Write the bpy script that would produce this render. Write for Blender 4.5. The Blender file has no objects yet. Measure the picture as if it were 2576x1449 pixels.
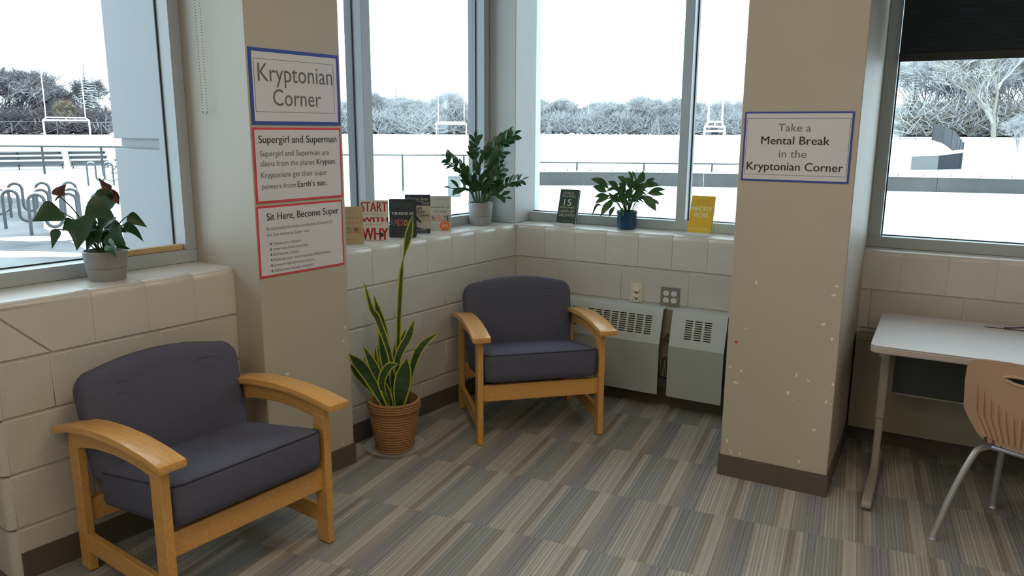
import bpy, bmesh, math, random
from mathutils import Vector, Matrix
R_ = math.radians
random.seed(7)
scene = bpy.context.scene
COL = scene.collection

# ------------------------------------------------------------------ camera
cam_d = bpy.data.cameras.new('camera')
cam = bpy.data.objects.new('camera', cam_d)
COL.objects.link(cam)
scene.camera = cam
cam_d.sensor_fit = 'HORIZONTAL'
cam_d.sensor_width = 36.0
cam_d.lens = 36.0 * 1936.3 / 2576.0
cam_d.clip_start = 0.05
cam_d.clip_end = 900
_yaw, _pitch, _roll = R_(29.1896), R_(11.6259), R_(0.3557)
_f = Vector((-math.sin(_yaw) * math.cos(_pitch), math.cos(_yaw) * math.cos(_pitch), -math.sin(_pitch)))
_r0 = Vector((math.cos(_yaw), math.sin(_yaw), 0))
_u0 = _r0.cross(_f)
_r = math.cos(_roll) * _r0 + math.sin(_roll) * _u0
_u = -math.sin(_roll) * _r0 + math.cos(_roll) * _u0
cam.matrix_world = Matrix(((_r.x, _u.x, -_f.x, 2.3346), (_r.y, _u.y, -_f.y, -4.2249), (_r.z, _u.z, -_f.z, 1.5861), (0, 0, 0, 1)))

# ------------------------------------------------------------------ world: overcast winter sky
world = bpy.data.worlds.new('overcast_sky')
scene.world = world
world.use_nodes = True
wn = world.node_tree
wn.nodes.clear()
w_out = wn.nodes.new('ShaderNodeOutputWorld')
w_bg = wn.nodes.new('ShaderNodeBackground')
w_tc = wn.nodes.new('ShaderNodeTexCoord')
w_no = wn.nodes.new('ShaderNodeTexNoise')
w_ra = wn.nodes.new('ShaderNodeValToRGB')
w_no.inputs['Scale'].default_value = 2.2
w_no.inputs['Detail'].default_value = 3
w_ra.color_ramp.elements[0].position = 0.35
w_ra.color_ramp.elements[0].color = (0.66, 0.84, 0.97, 1)
w_ra.color_ramp.elements[1].position = 0.62
w_ra.color_ramp.elements[1].color = (0.76, 0.91, 1.0, 1)
wn.links.new(w_tc.outputs['Generated'], w_no.inputs['Vector'])
wn.links.new(w_no.outputs['Fac'], w_ra.inputs['Fac'])
wn.links.new(w_ra.outputs['Color'], w_bg.inputs['Color'])
wn.links.new(w_bg.outputs['Background'], w_out.inputs['Surface'])
w_bg.inputs['Strength'].default_value = 4.0

# ------------------------------------------------------------------ exposure
vs = scene.view_settings
vs.view_transform = 'Standard'
vs.look = 'None'
vs.exposure = 0.0
vs.gamma = 1.0
vs.use_curve_mapping = False
LAMP_POWER = 9.5
LAMP_COLOR = (1.0, 0.78, 0.54)

# ------------------------------------------------------------------ materials
def new_mat(name):
    m = bpy.data.materials.new(name)
    m.use_nodes = True
    nt = m.node_tree
    b = nt.nodes['Principled BSDF']
    return m, nt, b

def mat(name, col, rough=0.5, var=0.0, scale=12.0, bump=0.0, bscale=120.0, metal=0.0, stretch=None, col2=None, spec=0.5, detail=3.0, coat=0.0, alpha=1.0):
    m, nt, b = new_mat(name)
    b.inputs['Roughness'].default_value = rough
    b.inputs['Metallic'].default_value = metal
    b.inputs['Specular IOR Level'].default_value = spec
    b.inputs['Coat Weight'].default_value = coat
    b.inputs['Alpha'].default_value = alpha
    tc = nt.nodes.new('ShaderNodeTexCoord')
    mp = nt.nodes.new('ShaderNodeMapping')
    if stretch:
        mp.inputs['Scale'].default_value = stretch
    nt.links.new(tc.outputs['Object'], mp.inputs['Vector'])
    if var > 0 or col2:
        no = nt.nodes.new('ShaderNodeTexNoise')
        no.inputs['Scale'].default_value = scale
        no.inputs['Detail'].default_value = detail
        ra = nt.nodes.new('ShaderNodeValToRGB')
        c2 = col2 if col2 else tuple(c * (1 - var) for c in col)
        ra.color_ramp.elements[0].position = 0.32
        ra.color_ramp.elements[0].color = (*c2, 1)
        ra.color_ramp.elements[1].position = 0.68
        ra.color_ramp.elements[1].color = (*col, 1)
        nt.links.new(mp.outputs['Vector'], no.inputs['Vector'])
        nt.links.new(no.outputs['Fac'], ra.inputs['Fac'])
        nt.links.new(ra.outputs['Color'], b.inputs['Base Color'])
    else:
        b.inputs['Base Color'].default_value = (*col, 1)
    if bump > 0:
        n2 = nt.nodes.new('ShaderNodeTexNoise')
        n2.inputs['Scale'].default_value = bscale
        n2.inputs['Detail'].default_value = 2
        bp = nt.nodes.new('ShaderNodeBump')
        bp.inputs['Strength'].default_value = bump
        bp.inputs['Distance'].default_value = 0.004
        nt.links.new(mp.outputs['Vector'], n2.inputs['Vector'])
        nt.links.new(n2.outputs['Fac'], bp.inputs['Height'])
        nt.links.new(bp.outputs['Normal'], b.inputs['Normal'])
    return m

M = {}
M['block'] = mat('painted_block', (0.56, 0.55, 0.505), 0.55, var=0.03, scale=6, bump=0.5, bscale=170)
M['sill'] = mat('painted_sill', (0.62, 0.61, 0.57), 0.27, var=0.03, scale=8, bump=0.25, bscale=150)  # the block paint, glossier, its colour raised to show daylight on the ledges
M['mortar'] = mat('painted_mortar', (0.56, 0.545, 0.495), 0.6, bump=0.3, bscale=200)
M['paint'] = mat('wall_paint', (0.475, 0.43, 0.355), 0.5, var=0.04, scale=3, bump=0.08, bscale=260)
M['chip'] = mat('bare_chip', (0.80, 0.74, 0.64), 0.7)
M['red_dot'] = mat('red_dot', (0.55, 0.03, 0.02), 0.6)
M['basebd'] = mat('brown_rubber_base', (0.115, 0.095, 0.072), 0.45, var=0.1, scale=5)
M['ceiling'] = mat('ceiling_tile', (0.72, 0.70, 0.66), 0.9, bump=0.3, bscale=90)
M['alu'] = mat('window_aluminium', (0.44, 0.50, 0.54), 0.35, var=0.05, scale=3, spec=0.4)
M['post'] = mat('post_paint', (0.46, 0.48, 0.47), 0.45, var=0.04, scale=4)
M['gasket'] = mat('black_gasket', (0.02, 0.025, 0.035), 0.6)
M['cladding'] = mat('exterior_cladding', (0.155, 0.160, 0.170), 0.5, var=0.03, scale=2)
M['fabric'] = mat('slate_fabric', (0.112, 0.116, 0.165), 0.95, var=0.28, scale=420, bump=0.35, bscale=600, spec=0.2)
M['seam'] = mat('dark_seam', (0.03, 0.03, 0.05), 0.9)
M['wood'] = mat('honey_wood', (0.66, 0.36, 0.105), 0.32, col2=(0.56, 0.285, 0.075), scale=5, stretch=(18, 1.6, 18), detail=6, coat=0.15)
M['pale_wood'] = mat('pale_wood', (0.62, 0.45, 0.24), 0.5, col2=(0.5, 0.34, 0.17), scale=6, stretch=(2, 20, 20))
M['dark_pad'] = mat('glide', (0.05, 0.045, 0.04), 0.6)
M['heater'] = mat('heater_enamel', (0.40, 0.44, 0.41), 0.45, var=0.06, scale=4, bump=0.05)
M['heater_lit'] = mat('heater_lit_enamel', (0.50, 0.55, 0.54), 0.4, var=0.04, scale=4)  # same enamel, lightened as if daylight fell on slope and top edge
M['heater_beige'] = mat('heater_beige', (0.33, 0.30, 0.22), 0.5, var=0.05, scale=4)
M['dark'] = mat('dark_inside', (0.03, 0.03, 0.03), 0.8)
M['steel'] = mat('fin_steel', (0.5, 0.5, 0.48), 0.4, metal=0.8)
M['pipe'] = mat('rusty_pipe', (0.12, 0.085, 0.07), 0.6, var=0.3, scale=30)
M['ivory'] = mat('ivory_plastic', (0.68, 0.65, 0.52), 0.4)
M['white_pl'] = mat('white_plastic', (0.78, 0.78, 0.76), 0.35)
M['plate_grey'] = mat('brushed_plate', (0.26, 0.25, 0.24), 0.4, metal=0.3, var=0.1, scale=60, stretch=(1, 1, 12))
M['ink'] = mat('black_ink', (0.03, 0.03, 0.035), 0.7)
M['ink_soft'] = mat('grey_ink', (0.13, 0.13, 0.14), 0.7)
M['paper'] = mat('poster_paper', (0.66, 0.655, 0.69), 0.45, var=0.03, scale=2.5)
M['blue_board'] = mat('blue_board', (0.03, 0.07, 0.36), 0.6)
M['red_board'] = mat('red_board', (0.62, 0.055, 0.065), 0.6)
M['pages'] = mat('book_pages', (0.72, 0.68, 0.58), 0.8, var=0.1, scale=40, stretch=(1, 60, 1))
M['pot_grey'] = mat('grey_ceramic', (0.30, 0.30, 0.31), 0.55, var=0.05, scale=6)
M['pot_blue'] = mat('blue_ceramic', (0.006, 0.055, 0.12), 0.22, var=0.2, scale=8)
M['soil'] = mat('soil', (0.035, 0.025, 0.018), 0.95, bump=1, bscale=60)
M['leaf_dark'] = mat('leaf_dark', (0.020, 0.078, 0.020), 0.38, var=0.3, scale=14)
M['leaf_zz'] = mat('leaf_glossy', (0.034, 0.105, 0.038), 0.28, var=0.35, scale=12)
M['leaf_lily'] = mat('leaf_lily', (0.045, 0.145, 0.036), 0.34, var=0.4, scale=16)
M['leaf_pale'] = mat('spathe_pale', (0.28, 0.32, 0.28), 0.5)
M['spathe'] = mat('spathe_maroon', (0.09, 0.02, 0.016), 0.4, var=0.3, scale=12)
M['stem'] = mat('stem_green', (0.05, 0.11, 0.03), 0.5)
M['snake_edge'] = mat('snake_leaf_edge', (0.42, 0.44, 0.05), 0.4)
M['snake_mid'] = mat('snake_leaf_green', (0.02, 0.055, 0.018), 0.36, col2=(0.05, 0.10, 0.04), scale=3, stretch=(3, 3, 26))
M['rope'] = mat('seagrass_rope', (0.42, 0.235, 0.095), 0.85, col2=(0.25, 0.125, 0.045), scale=9, stretch=(14, 14, 26), bump=1.0, bscale=9)
M['clear_pl'] = mat('clear_plastic', (0.75, 0.76, 0.74), 0.15, alpha=0.3)
M['acrylic'] = mat('acrylic', (0.80, 0.82, 0.78), 0.12, alpha=0.55)
M['laminate'] = mat('desk_laminate', (0.55, 0.55, 0.57), 0.42, var=0.04, scale=40)
M['edge_band'] = mat('desk_edge', (0.40, 0.35, 0.32), 0.5)
M['leg_putty'] = mat('putty_leg', (0.30, 0.28, 0.24), 0.4)
M['chrome'] = mat('satin_steel', (0.42, 0.41, 0.42), 0.35, metal=0.55)
M['modesty'] = mat('modesty_panel', (0.03, 0.036, 0.036), 0.55)
M['tan_pl'] = mat('tan_plastic', (0.41, 0.25, 0.16), 0.45, var=0.05, scale=5)
M['cable'] = mat('blue_black_cable', (0.02, 0.03, 0.07), 0.5)
M['slot'] = mat('slot', (0.12, 0.11, 0.09), 0.7)
M['blind'] = mat('blind_cloth', (0.030, 0.042, 0.052), 0.9, var=0.4, scale=9, stretch=(2, 1, 40), bump=0.3, bscale=60)
M['blind_bar'] = mat('blind_bar', (0.006, 0.008, 0.012), 0.5)
M['bead'] = mat('bead_chain', (0.32, 0.33, 0.33), 0.4, metal=0.4)
M['snow'] = mat('snow', (0.78, 0.80, 0.82), 0.8, var=0.02, scale=0.5)
M['slush'] = mat('wet_asphalt', (0.20, 0.205, 0.21), 0.75, col2=(0.07, 0.075, 0.08), scale=0.6, detail=6, spec=0.12)
M['concrete'] = mat('concrete', (0.088, 0.09, 0.086), 0.9, var=0.3, scale=0.9, detail=6)
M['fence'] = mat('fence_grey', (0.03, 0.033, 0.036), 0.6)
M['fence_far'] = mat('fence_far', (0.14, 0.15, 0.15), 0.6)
M['white_paint'] = mat('white_paint', (0.86, 0.89, 0.90), 0.5)
M['rack'] = mat('rack_steel', (0.055, 0.06, 0.066), 0.5, metal=0.1)
M['bleacher'] = mat('bleacher_alu', (0.14, 0.15, 0.15), 0.5, var=0.1, scale=1)
M['utility'] = mat('utility_green', (0.185, 0.20, 0.185), 0.6, var=0.1, scale=3)
M['tarp'] = mat('navy_tarp', (0.024, 0.028, 0.04), 0.8, var=0.3, scale=0.8)
M['tire'] = mat('tire', (0.06, 0.07, 0.08), 0.7)
M['lamp_box'] = mat('lamp_housing', (0.7, 0.7, 0.7), 0.5)

def snowy(name, col, amount):
    """bark or needles with snow lying on what faces up"""
    m, nt, b = new_mat(name)
    b.inputs['Roughness'].default_value = 0.9
    geo = nt.nodes.new('ShaderNodeNewGeometry')
    sep = nt.nodes.new('ShaderNodeSeparateXYZ')
    no = nt.nodes.new('ShaderNodeTexNoise')
    no.inputs['Scale'].default_value = 0.9
    ad = nt.nodes.new('ShaderNodeMath'); ad.operation = 'ADD'
    ab = nt.nodes.new('ShaderNodeMath'); ab.operation = 'ABSOLUTE'
    mr = nt.nodes.new('ShaderNodeMapRange')
    mr.inputs['From Min'].default_value = 1.25 - amount
    mr.inputs['From Max'].default_value = 1.6 - amount
    mx = nt.nodes.new('ShaderNodeMix'); mx.data_type = 'RGBA'
    mx.inputs['A'].default_value = (*col, 1)
    mx.inputs['B'].default_value = (0.52, 0.525, 0.53, 1)
    nt.links.new(geo.outputs['Normal'], sep.inputs[0])
    nt.links.new(sep.outputs['Z'], ab.inputs[0])
    nt.links.new(ab.outputs[0], ad.inputs[0])
    nt.links.new(no.outputs['Fac'], ad.inputs[1])
    nt.links.new(ad.outputs[0], mr.inputs['Value'])
    nt.links.new(mr.outputs['Result'], mx.inputs['Factor'])
    nt.links.new(mx.outputs['Result'], b.inputs['Base Color'])
    return m
M['twig'] = snowy('frosted_hazy_twigs', (0.30, 0.30, 0.31), 0.58)  # frost, with distance haze also lightened into the twig colour
M['twig_dark'] = snowy('purple_brown_twigs', (0.095, 0.078, 0.086), 0.20)
M['twig_gold'] = snowy('golden_leaves', (0.15, 0.10, 0.04), 0.2)
M['twig_olive'] = snowy('olive_grey_twigs', (0.27, 0.255, 0.215), 0.55)
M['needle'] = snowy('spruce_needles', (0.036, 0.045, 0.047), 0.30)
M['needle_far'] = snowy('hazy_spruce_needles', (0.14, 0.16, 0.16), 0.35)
M['bark'] = snowy('bark', (0.16, 0.15, 0.15), 0.3)

def glass_mat():
    m, nt, b = new_mat('window_glass')
    nt.nodes.remove(b)
    out = nt.nodes['Material Output']
    tr = nt.nodes.new('ShaderNodeBsdfTransparent')
    tr.inputs['Color'].default_value = (0.97, 0.985, 0.98, 1)
    gl = nt.nodes.new('ShaderNodeBsdfGlossy')
    gl.inputs['Roughness'].default_value = 0.02
    fr = nt.nodes.new('ShaderNodeFresnel')
    fr.inputs['IOR'].default_value = 1.25
    mx = nt.nodes.new('ShaderNodeMixShader')
    nt.links.new(fr.outputs[0], mx.inputs[0])
    nt.links.new(tr.outputs[0], mx.inputs[1])
    nt.links.new(gl.outputs[0], mx.inputs[2])
    nt.links.new(mx.outputs[0], out.inputs[0])
    return m
M['glass'] = glass_mat()

def cloth_mat():
    m, nt, b = new_mat('blind_weave')
    b.inputs['Roughness'].default_value = 0.9
    tc = nt.nodes.new('ShaderNodeTexCoord'); mp = nt.nodes.new('ShaderNodeMapping')
    mp.inputs['Scale'].default_value = (3, 1, 60)
    no = nt.nodes.new('ShaderNodeTexNoise'); no.inputs['Scale'].default_value = 3; no.inputs['Detail'].default_value = 4
    ra = nt.nodes.new('ShaderNodeValToRGB')
    ra.color_ramp.elements[0].position = 0.3; ra.color_ramp.elements[0].color = (0.008, 0.012, 0.017, 1)
    ra.color_ramp.elements[1].position = 0.7; ra.color_ramp.elements[1].color = (0.020, 0.028, 0.036, 1)
    tr = nt.nodes.new('ShaderNodeBsdfTranslucent'); ad = nt.nodes.new('ShaderNodeAddShader')
    out = nt.nodes['Material Output']
    nt.links.new(tc.outputs['Object'], mp.inputs['Vector']); nt.links.new(mp.outputs['Vector'], no.inputs['Vector'])
    nt.links.new(no.outputs['Fac'], ra.inputs['Fac'])
    nt.links.new(ra.outputs['Color'], b.inputs['Base Color']); nt.links.new(ra.outputs['Color'], tr.inputs['Color'])
    nt.links.new(b.outputs[0], ad.inputs[0]); nt.links.new(tr.outputs[0], ad.inputs[1])
    nt.links.new(ad.outputs[0], out.inputs[0])
    return m
M['blind'] = cloth_mat()

def emit_mat(name, col, s):
    m, nt, b = new_mat(name)
    b.inputs['Base Color'].default_value = (0.8, 0.8, 0.8, 1)
    b.inputs['Emission Color'].default_value = (*col, 1)
    b.inputs['Emission Strength'].default_value = s
    return m
M['diffuser'] = emit_mat('lamp_diffuser', LAMP_COLOR, 3.0)

TW, TL = 0.5, 0.487          # carpet tile
def carpet_mat():
    m, nt, b = new_mat('striped_carpet')
    b.inputs['Roughness'].default_value = 0.95
    b.inputs['Specular IOR Level'].default_value = 0.15
    L = nt.links.new
    tc = nt.nodes.new('ShaderNodeTexCoord')
    sep = nt.nodes.new('ShaderNodeSeparateXYZ')
    L(tc.outputs['Object'], sep.inputs[0])
    dv = nt.nodes.new('ShaderNodeMath'); dv.operation = 'DIVIDE'; dv.inputs[1].default_value = TW
    L(sep.outputs['X'], dv.inputs[0])
    ra = nt.nodes.new('ShaderNodeValToRGB'); cr = ra.color_ramp; cr.interpolation = 'CONSTANT'
    light, light2 = (0.385, 0.37, 0.325), (0.39, 0.37, 0.325)
    brown, blue, olive, slate, mixb = (0.235, 0.215, 0.18), (0.225, 0.235, 0.225), (0.255, 0.245, 0.205), (0.22, 0.218, 0.222), (0.255, 0.238, 0.21)
    stops = [(0.0, light), (0.25, brown), (0.31, light2), (0.375, blue), (0.60, olive), (0.67, light2), (0.755, mixb), (0.84, slate)]
    cr.elements[0].position = 0.0; cr.elements[0].color = (*stops[0][1], 1)
    cr.elements[1].position = stops[1][0]; cr.elements[1].color = (*stops[1][1], 1)
    for p, c in stops[2:]:
        e = cr.elements.new(p); e.color = (*c, 1)
    L(dv.outputs[0], ra.inputs['Fac'])
    # thin cords along the tile: dark ones in the light bands, light ones in the dark bands
    rl = nt.nodes.new('ShaderNodeValToRGB'); cl = rl.color_ramp; cl.interpolation = 'CONSTANT'
    lines = [(0.0, 0.34), (0.25, 0.62), (0.31, 0.36), (0.375, 0.64), (0.60, 0.60), (0.67, 0.49), (0.755, 0.62), (0.84, 0.63)]
    cl.elements[0].position = 0.0; cl.elements[0].color = (0.34, 0.34, 0.34, 1)
    cl.elements[1].position = 0.25; cl.elements[1].color = (0.62, 0.62, 0.62, 1)
    for p, c in lines[2:]:
        e = cl.elements.new(p); e.color = (c, c, c, 1)
    L(dv.outputs[0], rl.inputs['Fac'])
    wv = nt.nodes.new('ShaderNodeTexWave'); wv.wave_type = 'BANDS'; wv.bands_direction = 'X'
    wv.inputs['Scale'].default_value = 23.0
    wv.inputs['Distortion'].default_value = 0.3
    wv.inputs['Detail'].default_value = 1
    L(tc.outputs['Object'], wv.inputs['Vector'])
    ms = nt.nodes.new('ShaderNodeMapRange')
    ms.inputs['From Min'].default_value = 0.72; ms.inputs['From Max'].default_value = 0.92
    L(wv.outputs['Fac'], ms.inputs['Value'])
    lr = nt.nodes.new('ShaderNodeMix'); lr.data_type = 'FLOAT'
    lr.inputs['A'].default_value = 1.0
    dbl = nt.nodes.new('ShaderNodeMath'); dbl.operation = 'MULTIPLY'; dbl.inputs[1].default_value = 2.0
    L(rl.outputs['Color'], dbl.inputs[0])
    L(ms.outputs[0], lr.inputs['Factor']); L(dbl.outputs[0], lr.inputs['B'])
    # irregular cords
    mp = nt.nodes.new('ShaderNodeMapping'); mp.inputs['Scale'].default_value = (95, 1.2, 1)
    L(tc.outputs['Object'], mp.inputs['Vector'])
    n1 = nt.nodes.new('ShaderNodeTexNoise'); n1.inputs['Scale'].default_value = 1.0; n1.inputs['Detail'].default_value = 0
    L(mp.outputs['Vector'], n1.inputs['Vector'])
    l2 = nt.nodes.new('ShaderNodeMapRange')
    l2.inputs['From Min'].default_value = 0.3; l2.inputs['From Max'].default_value = 0.7
    l2.inputs['To Min'].default_value = 0.84; l2.inputs['To Max'].default_value = 1.16
    L(n1.outputs['Fac'], l2.inputs['Value'])
    n3 = nt.nodes.new('ShaderNodeTexNoise'); n3.inputs['Scale'].default_value = 330; n3.inputs['Detail'].default_value = 2
    L(tc.outputs['Object'], n3.inputs['Vector'])
    l3 = nt.nodes.new('ShaderNodeMapRange')
    l3.inputs['To Min'].default_value = 0.72; l3.inputs['To Max'].default_value = 1.28
    L(n3.outputs['Fac'], l3.inputs['Value'])
    oi = nt.nodes.new('ShaderNodeObjectInfo')
    l4 = nt.nodes.new('ShaderNodeMapRange')
    l4.inputs['To Min'].default_value = 0.93; l4.inputs['To Max'].default_value = 1.07
    L(oi.outputs['Random'], l4.inputs['Value'])
    m1 = nt.nodes.new('ShaderNodeMath'); m1.operation = 'MULTIPLY'
    m2 = nt.nodes.new('ShaderNodeMath'); m2.operation = 'MULTIPLY'
    m3 = nt.nodes.new('ShaderNodeMath'); m3.operation = 'MULTIPLY'
    L(lr.outputs[0], m1.inputs[0]); L(l2.outputs[0], m1.inputs[1])
    L(m1.outputs[0], m2.inputs[0]); L(l3.outputs[0], m2.inputs[1])
    L(m2.outputs[0], m3.inputs[0]); L(l4.outputs[0], m3.inputs[1])
    vm = nt.nodes.new('ShaderNodeVectorMath'); vm.operation = 'SCALE'
    L(ra.outputs['Color'], vm.inputs[0]); L(m3.outputs[0], vm.inputs['Scale'])
    L(vm.outputs[0], b.inputs['Base Color'])
    bp = nt.nodes.new('ShaderNodeBump'); bp.inputs['Strength'].default_value = 0.5; bp.inputs['Distance'].default_value = 0.003
    L(n3.outputs['Fac'], bp.inputs['Height']); L(bp.outputs[0], b.inputs['Normal'])
    return m
M['carpet'] = carpet_mat()
M['subfloor'] = mat('subfloor', (0.16, 0.15, 0.135), 0.9)

# ------------------------------------------------------------------ mesh helpers
class MB:
    def __init__(self):
        self.v = []; self.f = []; self.mi = []
    def add(self, vs, fs, mi=0):
        o = len(self.v)
        self.v += [tuple(p) for p in vs]
        self.f += [tuple(o + i for i in f) for f in fs]
        self.mi += [mi] * len(fs)
        return self
    def box(self, x0, x1, y0, y1, z0, z1, mi=0):
        vs = [(x, y, z) for z in (z0, z1) for y in (y0, y1) for x in (x0, x1)]
        return self.add(vs, [(0, 2, 3, 1), (4, 5, 7, 6), (0, 1, 5, 4), (2, 6, 7, 3), (0, 4, 6, 2), (1, 3, 7, 5)], mi)
    def prism(self, poly, a0, a1, axis='z', mi=0):
        """poly: 2-d points; axis z -> (x,y), axis x -> (y,z), axis y -> (x,z)"""
        def P(p, a):
            return (p[0], p[1], a) if axis == 'z' else ((a, p[0], p[1]) if axis == 'x' else (p[0], a, p[1]))
        n = len(poly)
        vs = [P(p, a0) for p in poly] + [P(p, a1) for p in poly]
        fs = [tuple(range(n))[::-1], tuple(range(n, 2 * n))]
        fs += [(i, (i + 1) % n, n + (i + 1) % n, n + i) for i in range(n)]
        return self.add(vs, fs, mi)
    def tube(self, pts, rad, sides=8, closed=False, cap=True, mi=0):
        pts = [Vector(p) for p in pts]
        n = len(pts)
        rs = rad if isinstance(rad, (list, tuple)) else [rad] * n
        rings = []
        up = Vector((0, 0, 1))
        prev = None
        for i, p in enumerate(pts):
            a = pts[(i - 1) % n] if (closed or i > 0) else p
            c = pts[(i + 1) % n] if (closed or i < n - 1) else p
            t = (c - a)
            t = t.normalized() if t.length > 1e-9 else Vector((0, 0, 1))
            if prev is None:
                ref = up if abs(t.z) < 0.9 else Vector((1, 0, 0))
                nx = t.cross(ref).normalized()
            else:
                nx = prev - t * prev.dot(t)
                nx = nx.normalized() if nx.length > 1e-6 else t.cross(up).normalized()
            prev = nx
            ny = t.cross(nx)
            rings.append([p + rs[i] * (math.cos(2 * math.pi * k / sides) * nx + math.sin(2 * math.pi * k / sides) * ny) for k in range(sides)])
        vs = [q for r in rings for q in r]
        fs = []
        m = n if closed else n - 1
        for i in range(m):
            j = (i + 1) % n
            for k in range(sides):
                l = (k + 1) % sides
                fs.append((i * sides + k, i * sides + l, j * sides + l, j * sides + k))
        if cap and not closed:
            fs.append(tuple(range(sides))[::-1])
            fs.append(tuple((n - 1) * sides + k for k in range(sides)))
        return self.add(vs, fs, mi)
    def lathe(self, prof, n=32, mi=0, cx=0, cy=0):
        vs = [(cx + r * math.cos(2 * math.pi * k / n), cy + r * math.sin(2 * math.pi * k / n), z) for r, z in prof for k in range(n)]
        fs = []
        for i in range(len(prof) - 1):
            for k in range(n):
                l = (k + 1) % n
                fs.append((i * n + k, i * n + l, (i + 1) * n + l, (i + 1) * n + k))
        if prof[0][0] > 1e-6: fs.append(tuple(range(n))[::-1])
        if prof[-1][0] > 1e-6: fs.append(tuple((len(prof) - 1) * n + k for k in range(n)))
        return self.add(vs, fs, mi)
    def rings(self, rr, mi=0, cap=True):
        n = len(rr[0])
        vs = [p for r in rr for p in r]
        fs = []
        for i in range(len(rr) - 1):
            for k in range(n):
                l = (k + 1) % n
                fs.append((i * n + k, i * n + l, (i + 1) * n + l, (i + 1) * n + k))
        if cap:
            fs.append(tuple(range(n))[::-1]); fs.append(tuple((len(rr) - 1) * n + k for k in range(n)))
        return self.add(vs, fs, mi)
    def mesh(self, name, mats, smooth=False, angle=35, bevel=0.0, seg=2, fix=True, flat=True):
        me = bpy.data.meshes.new(name)
        me.from_pydata(self.v, [], self.f)
        mats = mats if isinstance(mats, (list, tuple)) else [mats]
        for m in mats: me.materials.append(M[m])
        if len(mats) > 1:
            me.polygons.foreach_set('material_index', self.mi)
        if bevel > 0 or fix:
            bm = bmesh.new(); bm.from_mesh(me)
            if fix: bmesh.ops.recalc_face_normals(bm, faces=bm.faces)
            if bevel > 0:
                ed = [e for e in bm.edges if len(e.link_faces) == 2 and e.calc_face_angle(0) > R_(25)]
                rb = bmesh.ops.bevel(bm, geom=ed, offset=bevel, segments=seg, affect='EDGES', profile=0.5, clamp_overlap=True)
                if flat:
                    for q in rb['faces']: q.smooth = True
            bm.to_mesh(me); bm.free()
        if smooth or (bevel > 0 and not flat):
            me.shade_smooth()
            me.set_sharp_from_angle(angle=R_(angle))
        return me
    def build(self, name, mats, parent=None, loc=(0, 0, 0), rz=0.0, **k):
        return put(name, self.mesh(name, mats, **k), parent, loc, rz)

def put(name, me, parent=None, loc=(0, 0, 0), rz=0.0):
    o = bpy.data.objects.new(name, me)
    COL.objects.link(o)
    o.location = loc
    o.rotation_euler = (0, 0, rz)
    if parent: o.parent = parent
    return o
def tag(o, label=None, cat=None, group=None, kind=None):
    if label: o['label'] = label
    if cat: o['category'] = cat
    if group: o['group'] = group
    if kind: o['kind'] = kind
    return o
def empty(name, loc=(0, 0, 0), rz=0.0, label=None, cat=None, group=None, kind=None, parent=None):
    o = put(name, None, parent, loc, rz)
    o.empty_display_size = 0.1
    return tag(o, label, cat, group, kind)
def copy_tree(o, parent=None):
    c = o.copy(); COL.objects.link(c)
    c.parent = parent
    for ch in list(o.children):
        copy_tree(ch, c)
    return c
def rrect(w, h, r, seg=5, cx=0, cy=0):
    pts = []
    for (sx, sy, a0) in ((1, 1, 0), (-1, 1, 90), (-1, -1, 180), (1, -1, 270)):
        for k in range(seg + 1):
            a = R_(a0 + 90 * k / seg)
            pts.append((cx + sx * (w / 2 - r) + r * math.cos(a), cy + sy * (h / 2 - r) + r * math.sin(a)))
    return pts

# text is collected and turned into meshes at the end
TEXTS = []
def txt(parent, s, x, z, w, h, y, m='ink', bold=0.0, align='c', name='lettering', curve=0.0, shear=0.0):
    TEXTS.append((parent, s, x, z, w, h, y, m, bold, align, name, shear))
def build_texts():
    obs = []
    for t in TEXTS:
        cu = bpy.data.curves.new('t', 'FONT')
        cu.body = t[1]; cu.size = 1.0; cu.offset = 0.0; cu.resolution_u = 3; cu.shear = t[11]
        o = bpy.data.objects.new('t', cu); COL.objects.link(o); obs.append(o)
    bpy.context.view_layer.update()
    dg = bpy.context.evaluated_depsgraph_get()
    for t, o in zip(TEXTS, obs):
        me = bpy.data.meshes.new_from_object(o.evaluated_get(dg))
        xs = [v.co.x for v in me.vertices]; ys = [v.co.y for v in me.vertices]
        x0, x1 = min(xs), max(xs)
        sx = t[4] / (x1 - x0); sy = t[5] / 0.70
        ox = t[2] - (t[4] / 2 if t[9] == 'c' else 0)
        for v in me.vertices:
            v.co = (ox + (v.co.x - x0) * sx, t[6], t[3] + v.co.y * sy)
        if t[8] > 0.004:
            bm = bmesh.new(); bm.from_mesh(me)
            geo = bm.verts[:] + bm.edges[:] + bm.faces[:]
            dx = t[8] * 1.3 * sx
            for k in (-1, 1):
                d = bmesh.ops.duplicate(bm, geom=geo)
                bmesh.ops.translate(bm, verts=[e for e in d['geom'] if isinstance(e, bmesh.types.BMVert)], vec=(k * dx, -0.00004 * (k + 2), 0))
            bm.to_mesh(me); bm.free()
        me.materials.clear(); me.materials.append(M[t[7]])
        p = put(t[10], me, t[0])
    for o in obs:
        cu = o.data
        bpy.data.objects.remove(o); bpy.data.curves.remove(cu)

# ------------------------------------------------------------------ wall frames
# two walls meet in the corner at the origin. In each wall's own frame x runs to the right,
# y into the wall, z up. wall_left: x = -s, wall_right: x = +s, s = distance from the corner.
TH1 = R_(82.3147)
B = 0.2032
OFF = -0.012                # first course is slightly buried by the floor finish
SILL = 5 * B + OFF          # 1.004
ROOM_Z = 3.0
u1 = Vector((-0.13373, -0.99102, 0)); n1 = Vector((0.99102, -0.13373, 0))
def P1(s, n, z): return u1 * s + n1 * n + Vector((0, 0, z))
def P2(s, n, z): return Vector((s, -n, z))

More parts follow.
